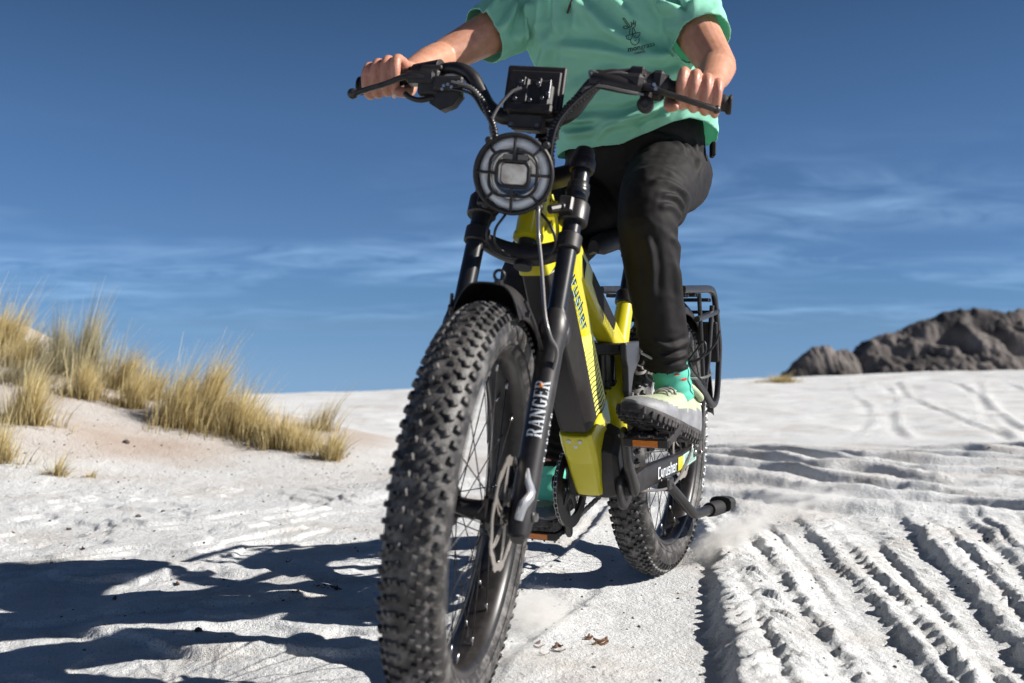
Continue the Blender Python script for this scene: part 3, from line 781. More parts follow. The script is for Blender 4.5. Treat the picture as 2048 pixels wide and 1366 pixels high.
M_DARKG = mat('dark_glass', (0.05, 0.06, 0.07), 0.08, coat=0.8)

def part(name, mb, m, parent=None, steer=False, label=None, sharp=35, bev=None):
    o = mb.build(name, m, parent if parent is not None else bike, sharp=sharp, bev=bev)
    if steer: o.matrix_local = S_M
    if label: o['label'] = label
    return o

def arc_pts(c, r, a0, a1, n, y=0.0):
    a = np.radians(np.linspace(a0, a1, n))
    return np.stack([c[0] + r * np.cos(a), np.full(n, c[1] + y), c[2] + r * np.sin(a)], -1)

# ---------------------------------------------------------------- wheels (built round the origin, axle along y)
def tyre_mb():
    mb = MB(); ph = np.radians(np.linspace(-142, 142, 25))
    mb.lathe(np.stack([.3185 + .0475 * np.cos(ph), .0495 * np.sin(ph)], -1), (0, 0, 0), (0, 1, 0), 144)
    for sg in (-1, 1):   # moulded ring near the rim
        mb.lathe([(.298, sg * .0465), (.301, sg * .0487), (.304, sg * .0482)], (0, 0, 0), (0, 1, 0), 96)
    g = np.random.default_rng(3); NP = 88
    def knob(ang, phi, lt, lw, h, skew=0.0, tpr=.72):
        ct, st = math.cos(ang), math.sin(ang); er = np.array([ct, 0, st]); et = np.array([-st, 0, ct])
        n = math.cos(phi) * er + math.sin(phi) * YL; b = -math.sin(phi) * er + math.cos(phi) * YL
        c = er * .3185 + (.0475 * math.cos(phi)) * er + YL * .0495 * math.sin(phi)
        e1 = et * math.cos(skew) + b * math.sin(skew); e2 = np.cross(n, e1)
        V = []
        for hh, k in ((-.004, 1.0), (h * .75, .92), (h, tpr)):
            for a_, c_ in ((-1, -1), (1, -1), (1, 1), (-1, 1)):
                V.append(c + n * hh + e1 * a_ * lt * k / 2 + e2 * c_ * lw * k / 2)
        F = []
        for k in range(2):
            for j in range(4): F.append((k * 4 + j, k * 4 + (j + 1) % 4, k * 4 + 4 + (j + 1) % 4, k * 4 + 4 + j))
        F.append((8, 9, 10, 11)); mb.add(V, F)
    for i in range(NP):
        a = 2 * math.pi * i / NP; h2 = math.pi / NP
        if i % 2 == 0: knob(a + h2 * .5, R_(0), .009, .009, .0046)
        for sg in (-1, 1):
            knob(a + h2 * .4, sg * R_(25), .0085, .0080, .0044, sg * .2)
            knob(a + h2 * (1 + sg * .5), sg * R_(14), .0120, .0095, .0050, sg * .35)
            knob(a, sg * R_(36), .0112, .0115, .0054, sg * -.5)
            knob(a + h2, sg * R_(57), .0095, .0150, .0060, sg * .15)
    return mb
def rim_mb():
    mb = MB()
    mb.lathe([(.288, -.0365), (.290, -.0345), (.284, -.0335), (.2795, -.030), (.2790, 0), (.2795, .030), (.284, .0335), (.290, .0345), (.288, .0365), (.279, .0362), (.2725, .030), (.2665, .018), (.2655, 0), (.2665, -.018), (.2725, -.030), (.279, -.0362), (.288, -.0365)], (0, 0, 0), (0, 1, 0), 96)
    return mb
def spoke_mb(side, lead):
    mb = MB(); y0 = side * .031; yr = side * .012
    a0 = lead * R_(52)
    p0 = np.array([.029 * math.cos(a0), y0, .029 * math.sin(a0)]); p1 = np.array([.2625, yr, 0.0])
    mb.tube([p0, p0 * .9 + p1 * .1, p1], .00115, 6)
    d = (p1 - p0) / np.linalg.norm(p1 - p0); mb.m = 1
    mb.tube([p1 - d * .014, p1 + d * .006], .0023, 6)
    return mb
def hub_mb(front):
    mb = MB()
    pr = [(.006, -.072), (.012, -.072), (.012, -.05), (.018, -.045), (.020, -.036), (.034, -.0345), (.034, -.0275), (.020, -.026), (.0175, -.012), (.0175, .012), (.020, .026), (.034, .0275), (.034, .0345), (.022, .036), (.022, .055), (.012, .058), (.012, .072), (.006, .072)]
    mb.lathe(pr, (0, 0, 0), (0, 1, 0), 28)
    return mb
def rotor_mb(r, y):
    mb = MB(); n = 120; a = np.arange(n) / n * 2 * math.pi
    ro = r + .0022 * np.sign(np.sin(a * 10)) ; ri = r - .0155 + .0025 * np.sin(a * 10 + .6)
    for t in (0,):
        rings = []
        for rr, yy in ((ro, y - .001), (ri, y - .001), (ri, y + .001), (ro, y + .001)):
            rings.append(np.stack([rr * np.cos(a), np.full(n, yy), rr * np.sin(a)], -1))
        R4 = np.stack(rings, 1)
        F = [tuple(f) for f in grid_faces(n, 4, wu=True, wv=True)]
        mb.add(R4.reshape(-1, 3), F)
    for k in range(6):                                   # swept carrier arms with cross links
        t0 = 2 * math.pi * k / 6
        for off, c in ((0.0, .50), (0.36, .16)):
            q = []
            for s_ in np.linspace(0, 1, 7):
                rr = .024 + (r - .014 - .024) * s_; aa = t0 + off + c * s_ ** 1.1
                q.append((rr * math.cos(aa), y, rr * math.sin(aa)))
            mb.tube(q, .0030, 4, sq=(1, .35), up=(0, 1, 0)) if False else mb.tube(q, .0030, 6, sq=(.35, 1.0), up=(0, 1, 0))
    mb.lathe([(.018, y - .001), (.027, y - .001), (.027, y + .0012), (.018, y + .0012), (.018, y - .001)], (0, 0, 0), (0, 1, 0), 36)
    for k in range(6):
        aa = 2 * math.pi * k / 6; mb.cyl((.0225 * math.cos(aa), y, .0225 * math.sin(aa)), (.0225 * math.cos(aa), y + .004, .0225 * math.sin(aa)), .003, 8)
    return mb
_tyre = tyre_mb(); _rim = rim_mb()
def wheel(loc, front, spin, label):
    w = empty('wheel', bike); w['label'] = label
    m_ = Matrix.Translation(loc) @ Matrix.Rotation(spin, 4, 'Y')
    w.matrix_local = (S_M @ m_) if front else m_
    return w
def copy_part(o, parent, mtx=None):
    c = o.copy(); COL.objects.link(c); c.parent = parent
    if mtx is not None: c.matrix_local = mtx
    return c
wf = wheel((WB, 0, RW), True, 0.0, 'front wheel with dusty knobbly tyre')
wr = wheel((0, 0, RW), False, 0.21, 'rear wheel with dusty knobbly tyre')
ty = part('tyre', _tyre, M_RUB, wf, sharp=50); copy_part(ty, wr)
rm = part('rim', _rim, M_SATIN, wf, sharp=50); copy_part(rm, wr)
hb = part('hub', hub_mb(True), M_PLAS, wf); copy_part(hb, wr)
rt = part('brake_rotor', rotor_mb(.102, .062), M_ROTOR, wf); copy_part(rt, wr)
protos = {(s_, l_): spoke_mb(s_, l_) for s_ in (-1, 1) for l_ in (-1, 1)}
pobj = {}
for i in range(32):
    s_ = 1 if i % 2 else -1; l_ = 1 if (i // 2) % 2 else -1
    rot = Matrix.Rotation(-2 * math.pi * i / 32, 4, 'Y')
    for w_ in (wf, wr):
        if (s_, l_) not in pobj: pobj[(s_, l_)] = o = part('spoke', protos[(s_, l_)], [M_SATIN, M_STEEL], w_, sharp=None); o.matrix_local = rot
        else: copy_part(pobj[(s_, l_)], w_, rot)
vm = MB(); vm.cyl((.262, 0, .0), (.225, 0, 0), .0035, 8); part('valve', vm, M_STEEL, wf)

# ---------------------------------------------------------------- fork
for sg in (1, -1):
    mb = MB()
    mb.lathe([(.0185, .36), (.0185, .522), (.0185, .70)], FK(0, sg * .092, 0), U, 28)
    for t0, t1, r in ((.632, .672, .0222), (.645, .66, .0236)):
        mb.lathe([(r - .002, t0), (r, t0 + .003), (r, t1 - .003), (r - .002, t1)], FK(0, sg * .092, 0), U, 28, cap=True)
    part('stanchion', mb, M_GLOSS, steer=True)
    mb = MB()
    mb.lathe([(.012, -.040), (.0205, -.036), (.022, -.01), (.0235, .06), (.0238, .26), (.0245, .315), (.0285, .343), (.0290, .358), (.0265, .374), (.0225, .386), (.0195, .394)], FK(0, sg * .092, 0), U, 36)
    # bulge on the outside and the dropout casting
    mb.ball(FK(-.004, sg * .108, .350), (.016, .017, .030), 16, M=np.stack([FW, YL, U], 1))
    mb.tube([FK(.0, sg * .098, .345), FK(.008, sg * .101, .375), FK(.010, sg * .097, .405)], [.021, .016, .006], 16, sq=(1, .8))
    lg = part('fork_leg', mb, M_LEG, steer=True, sharp=50)
    mb = MB()
    mb.tube([FK(-.004, sg * .092, .05), FK(-.006, sg * .092, .02), FK(-.004, sg * .092, -.02), FK(.0, sg * .092, -.045)], [.019, .026, .027, .017], 20, sq=(.95, .7), up=FW, pw=2.6)
    mb.cyl(FK(0, sg * .072, 0), FK(0, sg * .116, 0), .012, 20, .002)
    part('dropout', mb, M_LEG, steer=True)
    mb = MB(); mb.cyl(FK(0, sg * .114, 0), FK(0, sg * .121, 0), .0075, 6); mb.cyl(FK(0, sg * .118, 0), FK(0, sg * .122, 0), .0045, 10)
    part('axle_bolt', mb, M_STEEL, steer=True)
    mb = MB()
    mb.lathe([(.015, .700), (.0235, .700), (.0262, .706), (.0262, .722), (.0235, .727), (.0225, .728), (.0215, .742), (.018, .750), (.004, .752)], FK(0, sg * .092, 0), U, 28)
    part('fork_cap', mb, M_PLAS, steer=True)
# silvery calliper mount on the left dropout
mb = MB()
P = spline([FK(.030, .094, -.014), FK(.036, .099, .010), FK(.028, .108, .034), FK(.034, .100, .056), FK(.024, .094, .078)], 12)
mb.tube(P, np.linspace(.0105, .003, 12) + .004 * np.sin(np.linspace(0, 3.1, 12)), 10, sq=(.75, 1.1))
part('calliper_mount', mb, mat('bare_alloy', (.42, .43, .45), .4, metal=.6), steer=True)
mb = MB(); mb.box(FK(-.055, .064, .075), (.062, .034, .045), M=np.stack([FW, YL, U], 1), ch=.006)
mb.box(FK(-.030, .080, .068), (.03, .012, .075), M=np.stack([FW, YL, U], 1), ch=.003)
mb.cyl(FK(-.06, .064, .10), FK(-.07, .075, .13), .006, 10)
part('brake_calliper', mb, M_SATIN, steer=True)
# crowns
def crown(t, h, name, wcl):
    mb = MB()
    for sg in (1, -1):
        mb.lathe([(wcl - .003, t - h / 2), (wcl, t - h / 2 + .003), (wcl, t + h / 2 - .003), (wcl - .003, t + h / 2)], FK(0, sg * .092, 0), U, 28, cap=True)
    ys = np.linspace(-1, 1, 17)
    P = np.array([FK(-.012 - .033 * (1 - abs(y) ** 2), y * .086, t - .012 * (1 - y * y) * (1 if h < .04 else .3)) for y in ys])
    mb.tube(P, np.full(17, 1.0), 16, sq=np.stack([.015 + .010 * (1 - ys ** 2), .0145 + .004 * (1 - ys ** 2)], -1), up=FW, pw=3.5)
    return part(name, mb, M_PLAS, steer=True)
crown(.540, .034, 'lower_crown', .0245)
crown(.715, .030, 'upper_crown', .0245)
# lamp bracket clamps round both stanchions
for sg in (1, -1):
    mb = MB()
    mb.lathe([(.027, .582), (.0295, .585), (.0295, .622), (.027, .626)], FK(0, sg * .092, 0), U, 28, cap=True)
    mb.box(FK(.030, sg * .080, .604), (.030, .030, .034), M=np.stack([FW, YL, U], 1), ch=.004)
    mb.tube([FK(.035, sg * .080, .60), FK(.055, sg * .055, .58)], .009, 10)
    mb.cyl(FK(.044, sg * .075, .592), FK(.050, sg * .075, .592), .006, 8)
    part('lamp_bracket', mb, M_SATIN, steer=True)
mb = MB(); mb.cyl(AX0 + U * .50, AX0 + U * .845, .0185, 24); mb.lathe([(.024, .730), (.026, .735), (.025, .752), (.0215, .757)], AX0, U, 24, cap=True)
part('steerer_tube', mb, M_SATIN, steer=True)

# lettering -----------------------------------------------------------------
def strokes_grid(strokes, nu=5, nv=3):
    """each stroke (x0,y0,x1,y1,w): a small grid of quads in the letter plane"""
    out = []
    for x0, y0, x1, y1, w in strokes:
        d = np.array([x1 - x0, y1 - y0], float); L = np.hypot(*d); d /= L; p = np.array([-d[1], d[0]])
        s_ = np.linspace(0, L, nu); q = np.linspace(-w / 2, w / 2, nv)
        P = np.array([x0, y0]) + s_[:, None, None] * d + q[None, :, None] * p
        out.append((P.reshape(-1, 2), grid_faces(nu, nv)))
    return out
GL = {   # width, strokes; heavy serif capitals with stencil gaps
 'R': (.74, [(.17, .0, .17, .46, .17), (.17, .53, .17, 1, .17), (.0, .03, .34, .03, .06), (.0, .97, .4, .97, .06), (.36, .96, .52, .93, .08), (.50, .95, .60, .78, .15), (.60, .80, .52, .58, .14), (.56, .57, .33, .52, .08), (.38, .50, .60, .08, .16), (.52, .03, .74, .03, .06)]),
 'A': (.78, [(.13, .04, .36, .98, .07), (.38, 1.0, .62, .04, .18), (.20, .30, .52, .30, .06), (.0, .03, .26, .03, .06), (.46, .03, .78, .03, .06)]),
 'N': (.82, [(.14, .0, .14, 1, .08), (.16, .98, .66, .02, .19), (.68, .0, .68, 1, .08), (.0, .03, .28, .03, .06), (.0, .97, .2, .97, .06), (.54, .97, .82, .97, .06)]),
 'G': (.78, [(.62, .96, .62, .68, .05), (.60, .80, .44, .97, .08), (.46, .96, .22, .90, .10), (.24, .95, .12, .55, .16), (.12, .60, .18, .12, .17), (.15, .16, .38, .03, .10), (.36, .03, .58, .10, .09), (.57, .04, .57, .42, .17), (.42, .42, .74, .42, .06)]),
 'E': (.70, [(.17, .0, .17, 1, .17), (.0, .03, .62, .03, .06), (.0, .97, .60, .97, .06), (.25, .5, .46, .5, .06), (.46, .40, .46, .60, .05), (.61, .0, .61, .24, .05), (.59, .78, .59, 1, .05)]),
 'C': (.62, [(.58, .92, .12, .92, .16), (.12, 1.0, .12, .0, .17), (.12, .08, .58, .08, .16)]),
 'y': (.60, [(.1, .72, .1, .22, .15), (.1, .18, .48, .18, .15), (.48, .72, .48, -.24, .15), (.50, -.20, .14, -.20, .14)]),
 'r': (.44, [(.1, .72, .1, 0, .15), (.1, .64, .42, .64, .15)]),
 'u': (.60, [(.1, .72, .1, .02, .15), (.05, .08, .48, .08, .15), (.48, .72, .48, 0, .15)]),
 's': (.56, [(.5, .65, .06, .65, .14), (.12, .68, .12, .36, .14), (.08, .36, .48, .36, .14), (.44, .36, .44, .04, .14), (.48, .07, .04, .07, .14)]),
 'h': (.60, [(.1, 1, .1, 0, .15), (.1, .64, .48, .64, .15), (.48, .70, .48, 0, .15)]),
 'e': (.58, [(.5, .65, .08, .65, .14), (.12, .7, .12, .04, .15), (.08, .07, .52, .07, .14), (.46, .68, .46, .36, .14), (.1, .36, .5, .36, .12)]),
}
def lettering(text, size, fmap, gap=.10, nu=5, nv=3):
    mb = MB(); x = 0
    for ch in text:
        w, st = GL[ch]
        for P, F in strokes_grid(st, nu, nv):
            mb.add(np.array([fmap((x + p[0]) * size, p[1] * size) for p in P]), [tuple(f) for f in F])
        x += w + gap
    return mb
def leg_map(theta0, t0, r, sign):
    def f(u, v):
        u = u * .78; a = theta0 - (v * sign) / r
        return FK(0, .092, t0 + u) + r * (math.cos(a) * FW + math.sin(a) * YL)
    return f
# RANGER up the left fork leg, letter tops towards the wheel side
o = part('fork_lettering', lettering('RANGER', .0285, leg_map(.66, .138, .0243, 1), gap=.06), M_WHITE, steer=True, sharp=None)
o = part('fork_lettering', lettering('RANGER', .0175, leg_map(2.02, .10, .0243, 1), gap=.45), M_WHITE, steer=True, sharp=None)
mb = MB(); mb.ball(FK(0, .092, .236) + .0238 * (math.cos(-.05) * FW + math.sin(-.05) * YL), (.004, .004, .005), 10)
part('fork_reflector', mb, M_AMBER, steer=True)

# front mudguard -------------------------------------------------------------
def guard(c, r, hw, a0, a1, dep, n=34, thick=.0022):
    mb = MB(); ph = np.linspace(-1, 1, 15)
    a = np.radians(np.linspace(a0, a1, n)); rings = []
    for k, aa in enumerate(a):
        er = np.array([math.cos(aa), 0, math.sin(aa)])
        prof = [(r - dep * abs(p) ** 3.2, hw * math.copysign(abs(p) ** .85, p)) for p in ph]
        ring = [np.array(c) + er * rr + YL * yy for rr, yy in prof] + [np.array(c) + er * (rr - thick) + YL * yy * .975 for rr, yy in prof[::-1]]
        rings.append(ring)
    mb.loft(rings); return mb
mg = part('mudguard', guard(AX, .403, .0615, 86, 168, .060), M_PLAS, steer=True)
mb = MB()
e0 = AX + np.array([math.cos(R_(87)), 0, math.sin(R_(87))]) * .405 + YL * .018
mb.tube(np.array([e0 + np.array([0, .009 * math.cos(t), .011 + .009 * math.sin(t)]) for t in np.linspace(0, 2 * math.pi, 16, endpoint=False)]), .0028, 8, closed=True, up=(1, 0, 0))
mb.cyl(e0 - [0, 0, .006], e0 + [0, 0, .003], .008, 10)
part('mudguard_eyelet', mb, M_SATIN, steer=True)
for sg in (1, -1):
    mb = MB()
    mb.tube(spline([AX + YL * sg * .066 + np.array([math.cos(R_(88)), 0, math.sin(R_(88))]) * .375, AX + YL * sg * .078 + np.array([-.04, 0, .33]), FK(-.02, sg * .08, .30)], 10), .0035, 8)
    mb.cyl(AX + YL * sg * .066 + np.array([.0, 0, .352]), AX + YL * sg * .074 + np.array([.0, 0, .352]), .005, 8)
    part('mudguard_stay', mb, M_SATIN, steer=True)

# headlamp -------------------------------------------------------------------
LC = np.array([1.052, -.0185, .989]); LF = np.array([.985, 0.06, -.12]); LF /= np.linalg.norm(LF)
LR = np.cross(np.array([0, 0, 1.0]), LF); LR /= np.linalg.norm(LR); LU = np.cross(LF, LR)     # LR towards rider's left
def LP(a, b, c=0.0): return LC + LR * a + LU * b + LF * c
head = empty('headlight', bike); head.matrix_local = S_M
def hpart(name, mb, m, sharp=35): return mb.build(name, m, head, sharp=sharp)
mb = MB(); mb.lathe([(.02, -.075), (.045, -.07), (.066, -.05), (.074, -.02), (.0765, -.004), (.0765, .006), (.0735, .010), (.0700, .009), (.0695, -.006), (.0, -.008)], LC, LF, 48, ref=LU)
hpart('lamp_housing', mb, M_PLAS)
mb = MB(); mb.lathe([(.0693, -.002), (.066, .004), (.058, .006), (.0515, .003), (.050, -.002)], LC, LF, 48, ref=LU)
hpart('diffuser_ring', mb, M_DIFF, 60)
mb = MB(); mb.lathe([(.0500, -.003), (.046, -.001), (.040, -.004), (.0, -.006)], LC, LF, 48, ref=LU)
hpart('reflector_bowl', mb, M_LENS, 60)
def rrect(w, h, r, n=6):
    P = []
    for cx, cy, a0 in ((w / 2 - r, h / 2 - r, 0), (-w / 2 + r, h / 2 - r, 90), (-w / 2 + r, -h / 2 + r, 180), (w / 2 - r, -h / 2 + r, 270)):
        for a in np.radians(np.linspace(a0, a0 + 90, n)): P.append((cx + r * math.cos(a), cy + r * math.sin(a)))
    return np.array(P)
mb = MB(); q = rrect(.054, .042, .010)
mb.loft([[LP(*p, 0.0) for p in q], [LP(*(p * .98), .004) for p in q], [LP(*(p * .9), .0065) for p in q]])
hpart('projector_lens', mb, M_LENS, 30)
mb = MB(); q = rrect(.050, .013, .004); 
mb.loft([[LP(p[0], p[1] + .031, -.002) for p in q], [LP(p[0] * .97, p[1] * .9 + .031, .004) for p in q]])
hpart('upper_glass', mb, M_DARKG, 30)
mb = MB()
def ring(P, r, z, n=None): mb.tube(np.array([LP(p[0], p[1], z) for p in P]), r, 8, closed=True, up=LF)
t = np.linspace(0, 2 * math.pi, 48, endpoint=False)
ring(np.stack([.0745 * np.cos(t), .0745 * np.sin(t)], -1), .0042, .012)
q = rrect(.092, .084, .026, 7); ring(q, .0030, .017)
q = rrect(.062, .048, .012, 6); ring(q, .0034, .020)
for a in range(8):
    aa = R_(45 * a + (0 if a % 2 == 0 else 0)); c_, s_ = math.cos(aa), math.sin(aa)
    r0 = .031 if a in (0, 4) else (.024 if a in (2, 6) else .052)
    mb.tube([LP(r0 * c_, r0 * s_, .019), LP(.060 * c_, .060 * s_, .0165), LP(.0745 * c_, .0745 * s_, .011)], .0030, 8)
for (a, b) in ((-.052, .060), (.058, .058), (-.05, -.062), (.054, -.060)):
    mb.cyl(LP(a, b, -.004), LP(a, b, .015), .0075, 12, .002)
hpart('guard_grille', mb, M_PLAS)
mb = MB(); mb.box(LP(0, .01, -.085), (.05, .06, .05), M=np.stack([LF, LR, LU], 1), ch=.006); mb.tube([LP(0, -.02, -.075), LP(0, -.04, -.11)], .012, 10)
hpart('lamp_mount', mb, M_SATIN)

# cockpit --------------------------------------------------------------------
YC = -.022
def bar_pt(side, d):
    D = [0, .03, .055, .085, .108, .128, .155, .19, .25, .32, .386]
    X = [.957, .957, .957, .957, .956, .954, .950, .940, .924, .907, .890]
    Z = [1.112, 1.112, 1.113, 1.130, 1.163, 1.190, 1.204, 1.205, 1.196, 1.184, 1.172]
    return np.array([np.interp(d, D, X), YC + side * d, np.interp(d, D, Z)])
ds = np.array([-.386, -.32, -.25, -.19, -.155, -.128, -.108, -.085, -.055, -.03, 0, .03, .055, .085, .108, .128, .155, .19, .25, .32, .386])
mb = MB(); P = spline([bar_pt(1 if d >= 0 else -1, abs(d)) for d in ds], 90)
dd = np.abs(P[:, 1] - YC); mb.tube(P, .0118 + .0045 * (1 - smooth(.10, .22, dd)), 16)
part('handlebar', mb, M_SATIN, steer=True, sharp=60)
mb = MB()
mb.tube([AX0 + U * .80, AX0 + U * .83 + FW * .02, np.array([.935, YC, 1.112])], [.024, .024, .021], 16, sq=(1, 1.25), pw=3)
mb.box((.957, YC, 1.112), (.050, .074, .052), ch=.008)
mb.box((.985, YC, 1.112), (.010, .070, .050), ch=.003)
part('stem', mb, M_PLAS, steer=True)
for a in (-1, 1):
    for b in (-1, 1):
        mb = MB(); mb.cyl((.986, YC + a * .026, 1.112 + b * .018), (.994, YC + a * .026, 1.112 + b * .018), .0046, 12, .001); part('stem_bolt', mb, M_ALU, steer=True)
for sg in (1, -1):
    mb = MB(); P = np.array([bar_pt(sg, d) for d in np.linspace(.262, .392, 40)])
    rr = .0165 + .0008 * np.sin(np.linspace(0, 60, 40)); rr[:2] = .0185; rr[-3:] = (.0195, .0200, .0185)
    mb.tube(P, rr, 16); part('grip', mb, M_GRIP, steer=True, sharp=60)
# right side controls
def BX(c, s_, ry=0, rz=0, rx=0):
    return np.array((Matrix.Rotation(R_(rz), 3, 'Z') @ Matrix.Rotation(R_(ry), 3, 'Y') @ Matrix.Rotation(R_(rx), 3, 'X')))
mb = MB(); R0 = BX(0, 0, 0, 8, 4)
mb.box((.950, -.236, 1.172), (.040, .046, .056), M=R0, ch=.006)
mb.box((.946, -.234, 1.203), (.036, .044, .012), M=R0, ch=.003)
mb.tube([bar_pt(-1, .195), bar_pt(-1, .255)], .0215, 20)
mb.loft([[(.965, -.225, 1.150), (.965, -.170, 1.168), (.965, -.165, 1.150), (.965, -.180, 1.128), (.965, -.205, 1.117), (.965, -.230, 1.130)],
         [(.930, -.225, 1.150), (.930, -.170, 1.168), (.930, -.165, 1.150), (.930, -.180, 1.128), (.930, -.205, 1.117), (.930, -.230, 1.130)]])
mb.box((.972, -.190, 1.170), (.020, .062, .030), M=R0, ch=.005)
part('gear_shifter', mb, M_PLAS, steer=True, bev=.003)
for (y_, z_) in ((-.196, 1.163), (-.188, 1.166), (-.180, 1.161), (-.199, 1.156), (-.166, 1.172)):
    mb = MB(); mb.cyl((.980, y_, z_), (.985, y_, z_), .0032, 10); part('control_screw', mb, M_STEEL, steer=True)
mb = MB(); mb.tube(spline([(.962, -.222, 1.142), (.972, -.248, 1.134), (.975, -.268, 1.138), (.972, -.280, 1.146)], 10), [.006] * 4 + [.0055] * 6, 10)
part('shift_paddle', mb, M_PLAS, steer=True)
# brake levers
mb = MB()
P = spline([(.962, -.215, 1.176), (.976, -.255, 1.180), (.982, -.285, 1.176), (.976, -.320, 1.163), (.968, -.360, 1.152), (.960, -.392, 1.143)], 26)
mb.tube(P, [.0105] * 3 + [.0085] * 5 + [.0068] * 16 + [.0072, .0075], 12, sq=(.85, 1.25)); mb.ball(P[-1] + [-.001, -.006, -.001], .0115, 14)
mb.box((.958, -.252, 1.180), (.05, .06, .026), M=R0, ch=.006)
part('brake_lever', mb, M_SATIN, steer=True)
mb = MB()
P = spline([(.962, .175, 1.186), (.976, .215, 1.180), (.984, .245, 1.170), (.984, .285, 1.160), (.976, .320, 1.152), (.966, .345, 1.147)], 26)
mb.tube(P, [.0125] * 3 + [.0095] * 5 + [.0070] * 16 + [.0068, .0062], 12, sq=(.85, 1.25)); mb.ball(P[-1], .0085, 12)
part('brake_lever', mb, M_SATIN, steer=True)
# left side controls
mb = MB(); L0 = BX(0, 0, 0, -8, -4)
mb.tube([bar_pt(1, .14), bar_pt(1, .20), bar_pt(1, .252)], [.018, .0215, .0205], 20)
mb.box((.962, .152, 1.193), (.040, .105, .032), M=L0, ch=.008)
mb.tube(spline([(.975, .100, 1.190), (.980, .135, 1.186), (.978, .20, 1.176)], 9), [.010, .012, .013, .0135, .0135, .0135, .013, .012, .010], 12, sq=(1.2, .85))
part('brake_reservoir', mb, M_PLAS, steer=True)
mb = MB(); mb.box((.948, .187, 1.214), (.030, .030, .020), M=L0, ch=.004); mb.box((.946, .187, 1.206), (.024, .038, .012), M=L0, ch=.003)
part('horn_button', mb, M_PLAS, steer=True)
mb = MB(); mb.box((.935, .226, 1.193), (.032, .026, .056), M=L0, ch=.006); mb.tube([bar_pt(1, .238), bar_pt(1, .262)], .0245, 20)
part('switch_pod', mb, M_PLAS, steer=True)
mb = MB(); mb.cyl((.955, .208, 1.150), (.982, .210, 1.147), .0165, 24, .004); mb.box((.958, .207, 1.166), (.018, .022, .022), M=L0, ch=.004); mb.lathe([(.010, 0), (.012, .004), (.008, .006)], (.982, .210, 1.147), (1, 0, 0), 16)
part('throttle_switch', mb, M_PLAS, steer=True)
for (y_, z_) in ((.224, 1.184), (.228, 1.176)):
    mb = MB(); mb.cyl((.985, y_, z_), (.990, y_, z_), .0035, 10); part('control_screw', mb, M_STEEL, steer=True)

# display on its bracket (its back faces the camera)
DM = np.array(Matrix.Rotation(R_(-12), 3, 'Y')); DC = np.array([.962, -.0135, 1.168])
def DP(x, y, z): return DC + DM @ np.array([x, y, z])
disp = empty('display', bike); disp.matrix_local = S_M
mb = MB(); mb.box(DC, (.011, .120, .098), M=DM, ch=.0035); mb.box(DP(.008, 0, -.004), (.008, .104, .080), M=DM, ch=.003)
mb.build('display_case', M_PLAS, disp, bev=.001)
mb = MB()
mb.box(DP(.018, .004, -.022), (.020, .078, .050), M=DM, ch=.005); mb.box(DP(.026, -.018, -.018), (.014, .026, .060), M=DM, ch=.004); mb.box(DP(.026, .028, -.020), (.014, .022, .056), M=DM, ch=.004)
mb.box(DP(.020, .0, -.050), (.030, .092, .020), M=DM, ch=.004)
mb.box(DP(.014, .002, .006), (.014, .060, .016), M=DM, ch=.003)
for (y_, z_) in ((-.030, -.012), (-.018, .004), (.014, .002), (.034, -.008)): mb.box(DP(.024, y_, z_), (.02, .010, .020), M=DM, ch=.002)
mb.build('display_bracket', M_SATIN, disp)
for (y_, z_) in ((-.022, .002), (-.030, -.034), (.012, .000), (.024, -.030), (.034, -.020), (.0, -.036)):
    mb = MB(); mb.cyl(DP(.030, y_, z_), DP(.037, y_, z_), .0042, 10, .001); mb.build('bracket_bolt', M_ALU, disp)
mb = MB(); mb.tube([DP(.032, .036, .008), DP(.034, .037, -.030)], .0022, 8); mb.build('bracket_wire', M_ALU, disp)
mb = MB(); mb.box(DP(-.0075, 0, .0), (.001, .108, .086), M=DM); mb.build('display_screen', M_DARKG, disp)

# cables
def cable(pts, r, m=M_CABLE, rib=None, n=60, name='cable'):
    P = spline(pts, n if rib is None else 140); rr = np.full(len(P), r)
    if rib: rr = r + rib * np.sign(np.sin(np.linspace(0, len(P) * 1.6, len(P))))
    mb = MB(); mb.tube(P, rr, 10); return part(name, mb, m, steer=True, sharp=60)
cable([(.968, -.200, 1.166), (.978, -.150, 1.165), (.984, -.118, 1.142), (1.006, -.092, 1.106), (1.026, -.073, 1.076), (1.020, -.066, 1.040), (1.00, -.05, 1.00)], .0062, rib=.0008)
cable([(.975, -.195, 1.160), (.985, -.140, 1.150), (.99, -.110, 1.118), (1.010, -.085, 1.09), (1.026, -.068, 1.062), (1.02, -.055, 1.02)], .0030)
cable([(.985, -.180, 1.172), (.99, -.135, 1.160), (.99, -.105, 1.125), (1.02, -.070, 1.07)], .0026, M_HOSE)
cable([(.997, -.033, 1.164), (1.004, -.052, 1.152), (1.010, -.074, 1.120), (1.016, -.083, 1.090), (1.018, -.079, 1.066), (1.01, -.06, 1.02)], .0034, M_HOSE)
cable([(.966, .112, 1.190), (.976, .085, 1.160), (.982, .060, 1.130), (.995, .042, 1.095), (1.0, .036, 1.060), (.985, .030, 1.010), (.96, .02, .95)], .0100, rib=.0012, name='cable_conduit')
cable([(.990, .120, 1.184), (.996, .085, 1.152), (1.004, .052, 1.108), (1.012, .042, 1.07), (1.01, .040, 1.03)], .0032)
cable([(.972, .205, 1.190), (.978, .160, 1.206), (.974, .120, 1.202), (.972, .095, 1.208), (.974, .098, 1.186), (.986, .085, 1.165)], .0026, M_HOSE)
cable([(.985, .205, 1.165), (.996, .170, 1.168), (.992, .120, 1.176), (.985, .09, 1.172)], .0028, M_HOSE)
